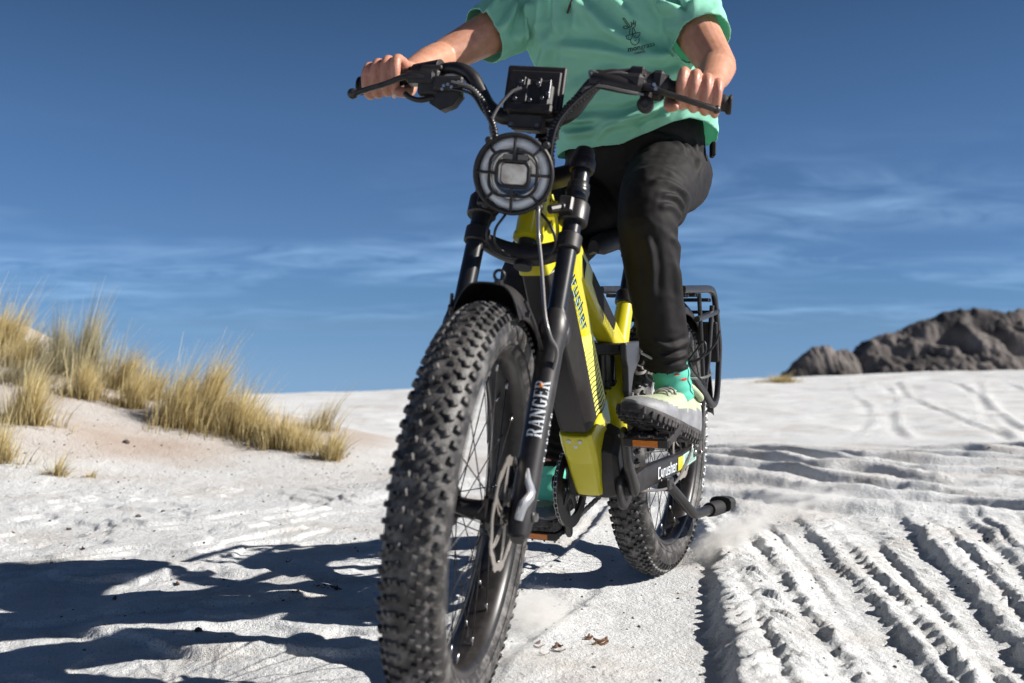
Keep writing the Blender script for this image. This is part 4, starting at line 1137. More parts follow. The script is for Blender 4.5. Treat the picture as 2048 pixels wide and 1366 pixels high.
cable([(1.02, .030, .960), (1.058, .036, .925), (1.068, .042, .880), (1.09, .056, .830), (1.118, .070, .780), (1.150, .086, .725), (1.158, .100, .690), (1.14, .112, .660), (1.13, .10, .60)], .0036, M_HOSE, name='brake_hose')
cable([(1.00, -.02, .95), (1.045, -.045, .915), (1.058, -.060, .880), (1.050, -.056, .850), (1.035, -.035, .835), (1.02, -.01, .83)], .0026)
cable([(1.00, -.02, .95), (1.050, -.030, .910), (1.060, -.044, .880), (1.054, -.042, .852), (1.035, -.025, .838), (1.01, -.01, .83)], .0026)
cable([(1.0, .02, .93), (1.03, .055, .90), (1.03, .070, .865), (1.02, .058, .838), (1.0, .035, .832), (.96, .03, .84)], .0032)
cable([(.99, .045, .96), (1.0, .06, .92), (.985, .064, .88), (.95, .055, .85)], .0036, M_YEL)

# ---------------------------------------------------------------- frame
NF = np.array([.826, 0, -.564]); AF = np.array([.564, 0, .826])
def DT(n, a, y): return NF * n + AF * a + YL * y
mb = MB()
mb.lathe([(.027, .560), (.031, .562), (.031, .572), (.0285, .578), (.0285, .690), (.031, .696), (.031, .702), (.027, .704)], AX0, U, 32, cap=True)
# down tube: rounded box section between head tube and motor
def dsec(a, n0, n1, hw, r=.010):
    P = rrect(n1 - n0, hw * 2, r, 4)
    return [DT((n0 + n1) / 2 + p[0], a, p[1]) for p in P]
mb.loft([dsec(.60, .178, .285, .034), dsec(.74, .176, .272, .036), dsec(.90, .166, .252, .036), dsec(1.05, .158, .240, .035), dsec(1.15, .150, .262, .033), dsec(1.215, .160, .298, .030), dsec(1.25, .190, .300, .026)])
# band of yellow under the lower crown in front of the battery
mb.loft([dsec(1.185, .24, .316, .034), dsec(1.235, .235, .318, .033), dsec(1.262, .22, .300, .028)])
# top tube
def psec(c, ex, ey, w, h, r):
    return [np.array(c) + ex * p[0] + ey * p[1] for p in rrect(w, h, r, 4)]
tdir = np.array([.473 - .747, 0, .690 - .862]); tdir /= np.linalg.norm(tdir); tn = np.array([-tdir[2], 0, tdir[0]]) * -1
mb.loft([psec((.86, 0, .925), YL, tn, .050, .085, .012), psec((.745, 0, .855), YL, tn, .052, .074, .012), psec((.60, 0, .760), YL, tn, .050, .066, .011), psec((.46, 0, .675), YL, tn, .046, .058, .011), psec((.385, 0, .632), YL, tn, .042, .054, .011)])
# gusset between top tube and down tube
mb.loft([[DT(.165, 1.10, -.02), DT(.165, 1.10, .02), (.72, .02, .81), (.72, -.02, .81)], [DT(.155, 1.17, -.024), DT(.155, 1.17, .024), (.80, .024, .88), (.80, -.024, .88)]])
# seat tube
sd = np.array([.336 - .395, 0, .757 - .64]); sd /= np.linalg.norm(sd)
mb.tube([(.402, 0, .615), (.372, 0, .685), (.336, 0, .756)], [.026, .0235, .0215], 24)
# yellow lower frame arm curving down to the motor
mb.tube(spline([(.395, .0, .64), (.430, .012, .585), (.468, .020, .53), (.462, .022, .48), (.445, .022, .43)], 18), np.linspace(.024, .018, 18), 14, sq=(1, 1.25), pw=2.8)
mb.tube(spline([(.395, -.0, .64), (.430, -.02, .585), (.468, -.030, .53), (.462, -.032, .48), (.445, -.032, .43)], 18), np.linspace(.024, .018, 18), 14, sq=(1, 1.0), pw=2.8)
frame = part('frame', mb, M_YEL, bev=None, sharp=40)
# belly cover: U-shaped front plate and its lower lip
mb = MB()
def bsec(a, n1, hw, n0=.22): return [DT(n0, a, -hw), DT(n1 - .012, a, -hw), DT(n1, a, -hw * .72), DT(n1 + .002, a, 0), DT(n1, a, hw * .72), DT(n1 - .012, a, hw), DT(n0, a, hw)]
mb.loft([bsec(.765, .318, .040), bsec(.735, .320, .0405), bsec(.70, .318, .040), bsec(.66, .312, .036), bsec(.635, .305, .026)])
mb.loft([[(x_ - .05, -h_, z_), (x_ - .010, -h_, z_), (x_, -h_ * .75, z_ - .004), (x_ + .001, 0, z_ - .005), (x_, h_ * .75, z_ - .004), (x_ - .010, h_, z_), (x_ - .05, h_, z_)] for x_, z_, h_ in ((.676, .440, .0405), (.655, .405, .0395), (.630, .362, .037), (.604, .323, .034), (.592, .311, .033))])
part('belly_cover', mb, M_YEL, sharp=30, bev=.003)
for n_, a_, y_ in ((.3205, .752, -.013), (.3205, .752, .013), (.3205, .738, 0), (.319, 1.222, 0)):
    mb = MB(); mb.lathe([(.0048, 0), (.0052, .0015), (.0030, .0028), (.0022, .0016), (.0, .0016)], DT(n_, a_, y_), NF, 16); part('cover_bolt', mb, M_WHITE)
# battery
mb = MB()
def batt(a, n0, n1, hw): return [DT(n0, a, -hw), DT(n1 - .022, a, -hw), DT(n1, a, -hw * .78), DT(n1, a, hw * .78), DT(n1 - .022, a, hw), DT(n0, a, hw)]
mb.loft([batt(.770, .255, .312, .0385), batt(.79, .254, .316, .039), batt(.95, .240, .316, .039), batt(1.12, .228, .314, .038), batt(1.183, .225, .311, .036)])
part('battery', mb, M_BATT, sharp=28, bev=.004)
mb = MB(); mb.loft([[DT(.3172, 1.178, -.03), DT(.3172, 1.178, .03), DT(.3172, 1.172, .03), DT(.3172, 1.172, -.03)], [DT(.312, 1.178, -.03), DT(.312, 1.178, .03), DT(.312, 1.172, .03), DT(.312, 1.172, -.03)]])
# graphics on the left side of the down tube -----------------------------------
def side_map(y, n0, a0):
    return lambda u, v: DT(n0 - v, a0 - u, y)
part('frame_lettering', lettering('Cyrusher', .034, side_map(.0367, .222, 1.155), gap=.10, nu=2, nv=2), M_BLKP, sharp=None)
part('frame_lettering', lettering('Cyrusher', .034, side_map(.03645, .226, 1.157), gap=.10, nu=2, nv=2), M_MINT, sharp=None)
mb = MB(); mb.add([DT(.250, .985, .03625), DT(.174, .945, .03625), DT(.182, .770, .03625), DT(.266, .770, .03625)], [(0, 1, 2, 3)])
part('frame_graphic', mb, M_YELP, sharp=None)
mb = MB()
for k in range(15):
    a_ = .94 - k * .0118; n0 = .250 + (.985 - a_) * .075; w_ = .0012 + .00025 * k
    mb.add([DT(n0, a_, .03655), DT(n0 - .026, a_ - .002, .03655), DT(n0 - .052, a_ - .012, .03655), DT(n0 - .074, a_ - .010, .03655), DT(n0 - .074, a_ - .010 - w_, .03655), DT(n0 - .052, a_ - .012 - w_, .03655), DT(n0 - .026, a_ - .002 - w_, .03655), DT(n0, a_ - w_, .03655)], [(0, 1, 6, 7), (1, 2, 5, 6), (2, 3, 4, 5)])
part('frame_stripes', mb, M_BLKP, sharp=None)
mb = MB(); mb.add([DT(.222, .765, .03655), DT(.180, .765, .03655), DT(.182, .705, .03655), DT(.196, .71, .03655)], [(0, 1, 2, 3)])
part('frame_graphic', mb, M_MINT, sharp=None)
# black fade and triangle on the top tube
mb = MB()
TT = lambda s_, v, y: np.array([.745, y, .855]) + tdir * s_ + tn * v
mb.add([TT(.02, .014, .0264), TT(.055, .014, .0262), TT(.062, -.024, .0262)], [(0, 1, 2)])
part('frame_graphic', mb, M_BLKP, sharp=None)
mb = MB(); mb.add([TT(.10, .0245, .0262), TT(.30, .0195, .0250), TT(.30, -.006, .0250), TT(.17, -.014, .0258), TT(.11, .0, .0262)], [(0, 1, 2, 3, 4)])
for k in range(10): mb.add([TT(.19 + k * .012, -.010, .0256), TT(.193 + k * .012, -.010, .0256), TT(.200 + k * .012, -.026, .0256), TT(.197 + k * .012, -.026, .0256)], [(0, 1, 2, 3)])
part('frame_graphic', mb, M_BLKP, sharp=None)

# motor: faceted black housing
mb = MB()
mot = [(.560, .474), (.602, .455), (.622, .415), (.604, .345), (.580, .302), (.480, .292), (.452, .330), (.455, .400), (.500, .440)]
def msec(y, k): c = np.array([.55, .37]); return [np.array([c[0] + (p[0] - c[0]) * k, y, c[1] + (p[1] - c[1]) * k]) for p in np.array(mot)]
mb.loft([msec(-.055, .86), msec(-.045, 1.0), msec(.040, 1.0), msec(.062, .90), msec(.072, .72), msec(.074, .70)])
mb.lathe([(.052, .070), (.052, .076), (.045, .080), (.020, .081), (.020, .088), (.0, .088)], (.55, 0, .325), (0, 1, 0), 36)
part('motor', mb, M_PLAS, sharp=25, bev=.003)
mb = MB()
for k in range(12):
    a_ = R_(60 + k * 9); mb.box((.55 + .036 * math.cos(a_), .0805, .325 + .036 * math.sin(a_)), (.016, .003, .0022), M=np.array(Matrix.Rotation(-a_, 3, 'Y')))
part('motor_vents', mb, M_SATIN)
for q in ((.575, .064, .446), (.475, .064, .415), (.47, .064, .315), (.575, .066, .32)):
    mb = MB(); mb.cyl(q, (q[0], q[1] + .008, q[2]), .005, 10, .001); part('motor_bolt', mb, M_STEEL)

# cranks, pedals, chain
BBC = np.array([.550, 0, .325]); CR = np.array([.62, 0, .785]); CR /= np.linalg.norm(CR)
PL = BBC + CR * .172 + YL * .112; PRr = BBC - CR * .172 - YL * .112
for sg, pe in ((1, PL), (-1, PRr)):
    mb = MB()
    a_ = BBC + YL * sg * .096
    mb.tube([a_ - CR * sg * .016, a_, a_ + CR * sg * .09, pe - YL * sg * .006, pe - YL * sg * .006 + CR * sg * .014], [.012, .0175, .0125, .0125, .009], 14, sq=(1.05, .72), up=YL if False else np.cross(CR, YL), pw=3)
    part('crank_arm', mb, M_SATIN)
def pedal(c, sg, tilt):
    pd = empty('pedal', bike)
    pd.matrix_local = Matrix.Translation(c + YL * sg * .058) @ Matrix.Rotation(R_(tilt), 4, 'Y')
    mb = MB()
    for x in (-.046, .046): mb.box((x, 0, 0), (.014, .104, .022), ch=.003)
    for y in (-.048, .0, .048): mb.box((0, y, 0), (.092, .010, .018), ch=.003)
    mb.cyl((0, -.052, 0), (0, .052, 0), .011, 14)
    for x in (-.046, -.02, .02, .046):
        for y in (-.044, -.016, .016, .044):
            for s_ in (-1, 1): mb.cyl((x, y, s_ * .009), (x, y, s_ * .0155), .0026, 8)
    mb.cyl((0, -sg * .052, 0), (0, -sg * .072, 0), .007, 12)
    mb.build('pedal_body', M_PLAS, pd)
    mb = MB()
    mb.box((.054, 0, 0), (.004, .056, .0135), ch=.001); mb.build('pedal_reflector', M_AMBER, pd)
    mb = MB(); mb.box((-.054, 0, 0), (.004, .056, .0135), ch=.001); mb.build('pedal_reflector', M_AMBER, pd)
    return pd
pedal(PL, 1, 14); pedal(PRr, -1, 10)
CC = np.array([.548, -.064, .320])
mb = MB(); nT = 42; rr_ = []
for k in range(nT * 4): rr_.append(.0905 + (.0035 if k % 4 in (0, 1) else -.0015))
a_ = np.arange(nT * 4) / (nT * 4) * 2 * math.pi; rr_ = np.array(rr_)
rg = [np.stack([CC[0] + r_ * np.cos(a_), np.full_like(a_, CC[1] + y_), CC[2] + r_ * np.sin(a_)], -1) for r_, y_ in ((rr_, -.0015), (np.full_like(a_, .076), -.0015), (np.full_like(a_, .076), .0015), (rr_, .0015))]
mb.add(np.stack(rg, 1).reshape(-1, 3), [tuple(f) for f in grid_faces(nT * 4, 4, wu=True, wv=True)])
for k in range(5):
    aa = 2 * math.pi * k / 5 + .3; e = np.array([math.cos(aa), 0, math.sin(aa)])
    mb.tube([CC + e * .015, CC + e * .050, CC + e * .082], [.013, .009, .010], 8, sq=(.25, 1), up=YL); mb.cyl(CC + e * .070 + YL * -.004, CC + e * .070 + YL * .004, .006, 10)
mb.lathe([(.098, .006), (.1005, .007), (.1005, .0085), (.098, .0085), (.072, .0085), (.072, .006), (.098, .006)], CC, (0, 1, 0), 64)
part('chainring', mb, M_SATIN)
# chain loop: round the ring, back to the sprocket
Sx, Sz, Sr = -.0, RW, .042
def loop():
    pts = []
    for a in np.linspace(100, -100, 40): pts.append((CC[0] + .0925 * math.cos(R_(a)), CC[1], CC[2] + .0925 * math.sin(R_(a))))
    for a in np.linspace(-100, -262, 22): pts.append((Sx + Sr * math.cos(R_(a)), CC[1] + .012, Sz + Sr * math.sin(R_(a)) - (.02 if False else 0)))
    return np.array(pts + [pts[0]])
LPp = loop(); seg = np.linalg.norm(np.diff(LPp, axis=0), axis=1); cum = np.concatenate([[0], np.cumsum(seg)])
nL = int(cum[-1] / .0127); mb = MB()
for k in range(nL):
    s0 = k * cum[-1] / nL; s1 = (k + 1) * cum[-1] / nL
    p = np.array([[np.interp(s_, cum, LPp[:, i]) for i in range(3)] for s_ in (s0, s1)])
    d = p[1] - p[0]; L = np.linalg.norm(d); d /= L; nn = np.cross(d, YL); Mx = np.stack([d, YL, nn], 1)
    w_ = .0042 if k % 2 else .0028
    for sg in (-1, 1): mb.box(p.mean(0) + YL * sg * w_, (L * 1.15, .0012, .0085), M=Mx)
    mb.cyl(p[0] - YL * .0048, p[0] + YL * .0048, .0026, 6)
part('chain', mb, mat('chain_steel', (.40, .39, .38), .4, metal=.9, dust=.25))

# rear end -----------------------------------------------------------------
for sg in (1, -1):
    mb = MB(); y0, y1 = sg * .066, sg * .088
    def cs(x, y, z, h, w): return [np.array([x, y, z]) + np.array([0, p[0], p[1]]) for p in rrect(w, h, min(w, h) * .3, 4)]
    mb.loft([cs(.45, y0 * .9, .318, .050, .026), cs(.40, y0, .325, .058, .024), cs(.30, sg * .073, .330, .056, .022), cs(.12, sg * .083, .335, .050, .020), cs(-.02, y1, .348, .050, .018), cs(-.045, y1, .360, .040, .014)])
    part('chainstay', mb, M_SATIN, sharp=40)
    mb = MB(); P = spline([(.405, sg * .062, .622), (.26, sg * .085, .585), (.10, sg * .094, .48), (-.02, sg * .094, .365)], 22)
    mb.tube(P, np.linspace(.013, .010, 22), 12, sq=(1.25, .8), pw=3); part('seatstay', mb, M_SATIN)
    mb = MB()   # rocker link
    rk = [(.515, .660), (.41, .664), (.398, .622), (.43, .600), (.452, .585), (.470, .540), (.462, .528), (.482, .528), (.492, .545), (.497, .600), (.510, .620)]
    o_ = np.array([0, sg * .052, 0])
    A_ = [np.array([p[0], sg * .046, p[1]]) for p in rk]; B_ = [np.array([p[0], sg * .062, p[1]]) for p in rk]
    mb.loft([A_, B_]); part('rocker_link', mb, M_ALU, sharp=25, bev=.003)
    mb = MB(); mb.cyl((.470, sg * .060, .536), (.470, sg * .066, .536), .006, 12); mb.cyl((.405, sg * .060, .642), (.405, sg * .068, .642), .008, 12)
    part('link_bolt', mb, M_STEEL)
mb = MB(); mb.box((.462, 0, .648), (.10, .09, .022), ch=.004); mb.cyl((.50, -.05, .64), (.50, .05, .64), .010, 14)
part('rocker_bridge', mb, M_SATIN)
# shock with coil
mb = MB(); s0 = np.array([.478, .0, .640]); s1 = np.array([.452, 0, .455])
mb.tube([s0, s0 * .62 + s1 * .38], .021, 20); mb.tube([s0 * .62 + s1 * .38, s0 * .55 + s1 * .45], .025, 20); mb.tube([s0 * .5 + s1 * .5, s1], .011, 16); mb.tube([s0 * .25 + s1 * .75, s1], .020, 18)
part('rear_shock', mb, M_GLOSS)
mb = MB(); tq = np.linspace(0, 1, 120); dS = s1 - s0; e1 = np.cross(dS, YL); e1 /= np.linalg.norm(e1)
mb.tube(s0 + dS * (.40 + .42 * tq)[:, None] + .0215 * (np.cos(tq * 2 * math.pi * 6)[:, None] * e1 + np.sin(tq * 2 * math.pi * 6)[:, None] * YL), .0032, 8)
part('shock_spring', mb, M_SATIN)
# chainstay graphics, left
mb = MB()
csy = lambda x: np.interp(x, [-.02, .12, .30, .40], [.088 + .0095, .083 + .0105, .073 + .0115, .066 + .0125])
csz = lambda x: np.interp(x, [-.02, .12, .30, .40], [.348, .335, .330, .325])
def cmap(u, v): x = .315 - u; return np.array([x, csy(x) + .0008, csz(x) - .016 + v])
part('chainstay_lettering', lettering('Cyrusher', .030, cmap, gap=.08, nu=3, nv=2), M_WHITE, sharp=None)
def cpatch(x0, x1, m, dz0, dz1, x2=None):
    mb = MB(); x2 = x1 if x2 is None else x2
    mb.add([(x0, csy(x0) + .0007, csz(x0) + dz0), (x1, csy(x1) + .0007, csz(x1) + dz0), (x2, csy(x2) + .0007, csz(x2) + dz1), (x0 - (x1 - x2) * 0, csy(x0) + .0007, csz(x0) + dz1)], [(0, 1, 2, 3)])
    part('chainstay_graphic', mb, m, sharp=None)
cpatch(.155, .095, M_YEL, -.018, .018, .115); cpatch(.112, -.01, M_MINT, -.018, .019)
mb = MB()
for k in range(11):
    x0 = .100 - k * .0095; mb.add([(x0, csy(x0) + .0012, csz(x0) - .015), (x0 - .003, csy(x0) + .0012, csz(x0) - .015), (x0 - .012, csy(x0) + .0012, csz(x0) + .016), (x0 - .009, csy(x0) + .0012, csz(x0) + .016)], [(0, 1, 2, 3)])
part('chainstay_graphic', mb, M_BLKP, sharp=None)
# rear dropout plates with bolts, axle, brake calliper and sprocket
for sg in (1, -1):
    mb = MB(); mb.box((-.02, sg * .094, .372), (.075, .010, .075), ch=.006); mb.box((-.045, sg * .096, .44), (.03, .008, .11), ch=.005)
    part('rear_dropout', mb, M_SATIN)
mb = MB(); mb.cyl((0, -.106, RW), (0, .106, RW), .011, 16, .002)
for q in ((-.03, .40), (-.045, .44), (.012, .352), (-.05, .345), (-.04, .48)): mb.cyl((q[0], .098, q[1]), (q[0], .105, q[1]), .0055, 8, .001)
part('rear_axle', mb, M_STEEL)
mb = MB(); mb.box((.045, .070, .440), (.06, .034, .045), M=np.array(Matrix.Rotation(R_(-35), 3, 'Y')), ch=.006); part('brake_calliper', mb, M_SATIN)
mb = MB()
for k, r_ in enumerate((.050, .045, .040, .035, .031, .027)):
    aa = np.arange(48) / 48 * 2 * math.pi; rr2 = r_ + .0025 * np.sign(np.sin(aa * 12)); y_ = -.040 - k * .0042
    rg = [np.stack([q * np.cos(aa), np.full(48, yy), RW + q * np.sin(aa)], -1) for q, yy in ((rr2, y_ - .001), (rr2 * 0 + .014, y_ - .001), (rr2 * 0 + .014, y_ + .001), (rr2, y_ + .001))]
    mb.add(np.stack(rg, 1).reshape(-1, 3), [tuple(f) for f in grid_faces(48, 4, wu=True, wv=True)])
part('cassette', mb, M_STEEL)
mb = MB(); mb.box((-.01, -.095, .30), (.03, .02, .07), ch=.004); mb.box((.0, -.078, .22), (.02, .014, .12), M=np.array(Matrix.Rotation(R_(-12), 3, 'Y')), ch=.004)
mb.cyl((0, -.086, .27), (0, -.07, .27), .022, 16, .002); mb.cyl((.015, -.086, .18), (.015, -.07, .18), .022, 16, .002)
part('derailleur', mb, M_SATIN)
# kickstand folded back
ks = empty('kickstand', bike)
mb = MB(); mb.box((.262, .090, .297), (.05, .03, .034), ch=.005)
P = spline([(.25, .094, .292), (.17, .102, .248), (.095, .110, .204), (.05, .114, .188), (-.02, .121, .184), (-.07, .126, .182)], 30)
mb.tube(P, np.linspace(.0125, .0145, 30), 14, sq=(1, 1)); mb.build('kickstand_leg', M_SATIN, ks)
mb = MB(); mb.tube([(-.055, .125, .183), (-.10, .130, .180), (-.165, .137, .177)], [.020, .0215, .0205], 18); mb.tube([(-.145, .136, .186), (-.195, .141, .183)], [.030, .028], 12, sq=(.75, 1.1), pw=3)
mb.build('kickstand_foot', M_GRIP, ks, sharp=30)
cable([(.44, .06, .30), (.36, .085, .292), (.28, .098, .288), (.18, .10, .30), (.05, .10, .36), (.03, .09, .42)], .0034, M_HOSE).matrix_local = Matrix.Identity(4)
# seat post and saddle
sp = lambda t: np.array([.336, 0, .757]) + sd * t
mb = MB(); mb.lathe([(.0245, -.004), (.027, .0), (.027, .026), (.0245, .030)], sp(0), sd, 24, cap=True); mb.box(sp(.012) + np.array([-.034, 0, 0]), (.03, .022, .024), ch=.004); mb.cyl(sp(.012) + np.array([-.036, -.02, 0]), sp(.012) + np.array([-.036, .02, 0]), .005, 10)
part('seat_clamp', mb, M_SATIN)
mb = MB(); mb.lathe([(.0165, 0), (.0165, .03), (.0195, .034), (.0195, .118), (.0180, .122), (.0165, .124), (.0165, .128)], sp(0), sd, 24, cap=True)
tp = sp(.128)
mb.lathe([(.0165, 0), (.014, .006), (.012, .02)], tp, sd, 20, cap=True)
part('seat_post', mb, M_GLOSS)
mb = MB(); mb.box(tp + np.array([.012, 0, .022]), (.05, .045, .016), ch=.004); mb.box(tp + np.array([.012, 0, .036]), (.044, .052, .012), ch=.004); mb.box(tp + np.array([.045, 0, .010]), (.018, .03, .018), ch=.004)
for y_ in (-.012, .012): mb.cyl(tp + np.array([.036, y_, .0]), tp + np.array([.036, y_, .03]), .004, 8)
part('saddle_clamp', mb, M_SATIN)
for sg in (1, -1):
    mb = MB(); mb.tube(spline([(.24, sg * .035, .915), (.30, sg * .022, .898), (.40, sg * .022, .896), (.47, sg * .018, .888), (.53, sg * .008, .885)], 16), .0038, 8)
    part('saddle_rail', mb, M_STEEL)
mb = MB(); sec = []
for x, hw, zt, zb in ((.215, .03, .952, .925), (.225, .085, .960, .918), (.26, .105, .965, .910), (.32, .092, .955, .905), (.38, .058, .944, .902), (.44, .038, .934, .892), (.50, .030, .924, .878), (.55, .025, .912, .868), (.575, .014, .898, .872)):
    q = []
    for a in np.linspace(0, 2 * math.pi, 28, endpoint=False):
        c_, s_ = math.cos(a), math.sin(a)
        zz = (zt + zb) / 2 + (zt - zb) / 2 * math.copysign(abs(s_) ** .6, s_); q.append((x, hw * math.copysign(abs(c_) ** .75, c_) * (1 if s_ > -.2 else .86), zz - .012 * abs(c_) ** 2))
    sec.append(q)
mb.loft(sec); part('saddle', mb, mat('saddle_cover', (.016, .014, .014), .6, bump=.3, bscale=500), sharp=60)
# rear mudguard and rack
part('mudguard', guard((0, 0, RW), .412, .064, 55, 172, .05), M_PLAS)
rack = empty('rear_rack', bike)
for sg in (1, -1):
    y_ = sg * .112; mb = MB()
    L_ = [(.20, y_, .796), (.05, y_, .802), (-.075, y_, .806), (-.125, y_, .800), (-.155, y_, .775), (-.190, y_, .70), (-.213, y_, .644), (-.207, y_, .57), (-.196, y_, .510), (-.175, y_, .482), (-.125, y_, .476), (-.05, y_, .510), (.05, y_, .55), (.153, y_, .592), (.22, y_, .62)]
    mb.tube(spline(L_, 70), .0085, 12, sq=(1.25, .95), pw=3); mb.build('side_rail', M_SATIN, rack)
    mb = MB(); mb.tube([(-.03, sg * .100, .385), (-.09, sg * .110, .60), (-.12, y_, .76)], .007, 10); mb.tube([(-.04, sg * .100, .40), (-.06, sg * .105, .52), (.03, y_, .79)], .006, 10)
    mb.box((-.045, sg * .101, .42), (.03, .010, .08), ch=.003); mb.build('rack_stay', M_SATIN, rack)
    mb = MB(); mb.box((-.155, sg * .098, .655), (.012, .05, .12), M=np.array(Matrix.Rotation(R_(14), 3, 'Y')), ch=.003); mb.build('rack_guard_plate', M_PLAS, rack)
for x_, z_ in ((-.10, .776), (-.165, .742), (.05, .786), (.15, .782)):
    mb = MB()
    for dx in (-.012, .012): mb.box((x_ + dx, 0, z_), (.008, .222, .010), ch=.002)
    for y_ in (-.085, -.04, .0, .04, .085): mb.box((x_, y_, z_), (.018, .018, .0085), ch=.002)
    mb.build('rack_slat', M_SATIN, rack)
mb = MB(); mb.tube([(.05, .112, .72), (-.10, .112, .735), (-.185, .112, .745)], .008, 10, pw=3); mb.tube([(.05, -.112, .72), (-.185, -.112, .745)], .008, 10); mb.build('rack_cross_bar', M_SATIN, rack)
mb = MB(); mb.box((-.205, 0, .70), (.03, .09, .05), ch=.008); mb.build('tail_lamp_case', M_PLAS, rack)
# white lettering marks on the rear tyre sidewall
mb = MB(); g = np.random.default_rng(2)
for k in range(9):
    a0 = R_(150 + k * 7)
    for j in range(3):
        aa = a0 + R_(j * 1.7); e = np.array([math.cos(aa), 0, math.sin(aa)]); tq_ = np.array([-math.sin(aa), 0, math.cos(aa)])
        c_ = np.array([0, .0488, RW]) + e * .3255
        if j != 1: mb.box(c_, (.022, .0016, .0045), M=np.stack([e, YL, tq_], 1))
        else: mb.box(c_ + e * (.008 if k % 2 else -.008), (.005, .0016, .010), M=np.stack([e, YL, tq_], 1))
part('tyre_lettering', mb, M_WHITE)
# ================================================================ RIDER
person = empty('person'); person.matrix_world = BIKE_M
tag(person, 'rider in a mint T-shirt, black trousers and pale green boots gripping the handlebar', 'person')

def skin_material():
    m = mat('skin', (0.43, 0.20, 0.12), 0.46, col2=(0.55, 0.275, 0.185), vscale=42, bump=0.45, bscale=260)
    b = m.node_tree.nodes['Principled BSDF']
    b.inputs['Subsurface Weight'].default_value = 0.12
    b.inputs['Subsurface Radius'].default_value = (0.012, 0.004, 0.002); b.inputs['Subsurface Scale'].default_value = 0.6
    # knuckles and finger pads a little redder
    nt = m.node_tree; at = nt.nodes.new('ShaderNodeAttribute'); at.attribute_name = 'red'
    src = b.inputs['Base Color'].links[0].from_socket
    mx_ = nt.nodes.new('ShaderNodeMix'); mx_.data_type = 'RGBA'
    nt.links.new(at.outputs['Fac'], mx_.inputs[0]); nt.links.new(src, mx_.inputs[6]); mx_.inputs[7].default_value = (0.56, 0.20, 0.16, 1)
    nt.links.new(mx_.outputs[2], b.inputs['Base Color'])
    return m
M_SKIN = skin_material()
M_SHIRT = mat('mint_cotton', (0.33, 0.72, 0.55), 0.85, var=0.05, vscale=9, bump=0.35, bscale=900, spec=0.2, trans=0.30)
M_TROU = mat('black_trouser_cloth', (0.0080, 0.0068, 0.0072), 0.70, var=0.25, vscale=18, bump=0.6, bscale=600, spec=0.26)
M_SOCK = mat('teal_sock', (0.10, 0.50, 0.37), 0.85, bump=0.5, bscale=800)
M_RED = mat('red_knit', (0.55, 0.02, 0.025), 0.8, bump=0.5, bscale=800)
M_UPPER = mat('pale_green_boot', (0.40, 0.45, 0.30), 0.7, var=0.12, vscale=30, bump=0.4, bscale=500)
M_RAND = mat('grey_boot_rand', (0.21, 0.215, 0.23), 0.55, var=0.25, vscale=30, bump=0.3, bscale=400, dust=0.25)
M_SOLE = mat('boot_sole', (0.035, 0.031, 0.031), 0.75, var=0.3, vscale=60, dust=0.2)
M_LACE = mat('grey_lace', (0.30, 0.30, 0.29), 0.8, bump=0.6, bscale=1200)
M_HAIR = mat('brown_hair', (0.06, 0.035, 0.02), 0.6, bump=0.8, bscale=300)

def capsule(mb, pts, r, sq=None, up=None, seg=16, pw=2.0, n=None, rounded=True):
    pts = np.asarray(pts, float); r = np.asarray(r, float)
    sqv = np.ones((len(pts), 2)) if sq is None else (np.repeat(np.asarray(sq, float)[None], len(pts), 0) if np.asarray(sq).ndim == 1 else np.asarray(sq, float))
    if n:
        t = np.concatenate([[0], np.cumsum(np.linalg.norm(np.diff(pts, axis=0), axis=1))]); t /= t[-1]
        P = spline(pts, n); x = np.linspace(0, 1, n)
        d = np.linalg.norm(np.diff(pts, axis=0), axis=1) ** 0.5; tk = np.concatenate([[0], np.cumsum(d)]); tk /= tk[-1]
        r = np.interp(x, tk, r); sqv = np.stack([np.interp(x, tk, sqv[:, k]) for k in (0, 1)], -1); pts = P
    if rounded:   # round the two ends off
        def capend(p, dirv, rr, s_):
            return [(p + dirv * rr * math.sin(a), rr * math.cos(a), s_) for a in (R_(30), R_(60), R_(82))]
        d0 = pts[0] - pts[1]; d0 /= np.linalg.norm(d0); d1 = pts[-1] - pts[-2]; d1 /= np.linalg.norm(d1)
        a = capend(pts[0], d0, r[0], sqv[0])[::-1]; b = capend(pts[-1], d1, r[-1], sqv[-1])
        pts = np.array([q[0] for q in a] + list(pts) + [q[0] for q in b]); r = np.array([q[1] for q in a] + list(r) + [q[1] for q in b])
        sqv = np.array([q[2] for q in a] + list(sqv) + [q[2] for q in b])
    mb.tube(pts, r, seg, sq=sqv, up=up, pw=pw)

def remeshed(mb, voxel, it, fac=0.5):
    """union of the collected shapes as one smooth skin: vertices, faces, normals"""
    me = bpy.data.meshes.new('tmp'); V = np.concatenate(mb.V); me.from_pydata(V.tolist(), [], mb.F)
    bm = bmesh.new(); bm.from_mesh(me); bmesh.ops.recalc_face_normals(bm, faces=bm.faces[:]); bm.to_mesh(me); bm.free()
    o = bpy.data.objects.new('tmp', me); COL.objects.link(o)
    r = o.modifiers.new('r', 'REMESH'); r.mode = 'VOXEL'; r.voxel_size = voxel; r.adaptivity = 0
    if it: s_ = o.modifiers.new('s', 'SMOOTH'); s_.iterations = it; s_.factor = fac
    dg = bpy.context.evaluated_depsgraph_get(); ev = o.evaluated_get(dg); m2 = ev.to_mesh()
    nv = len(m2.vertices); co = np.empty(nv * 3, np.float32); m2.vertices.foreach_get('co', co)
    no = np.empty(nv * 3, np.float32); m2.vertices.foreach_get('normal', no)
    F = [tuple(p.vertices) for p in m2.polygons]
    ev.to_mesh_clear(); bpy.data.objects.remove(o); bpy.data.meshes.remove(me)
    return co.reshape(-1, 3).astype(float), np.array(F), no.reshape(-1, 3).astype(float)

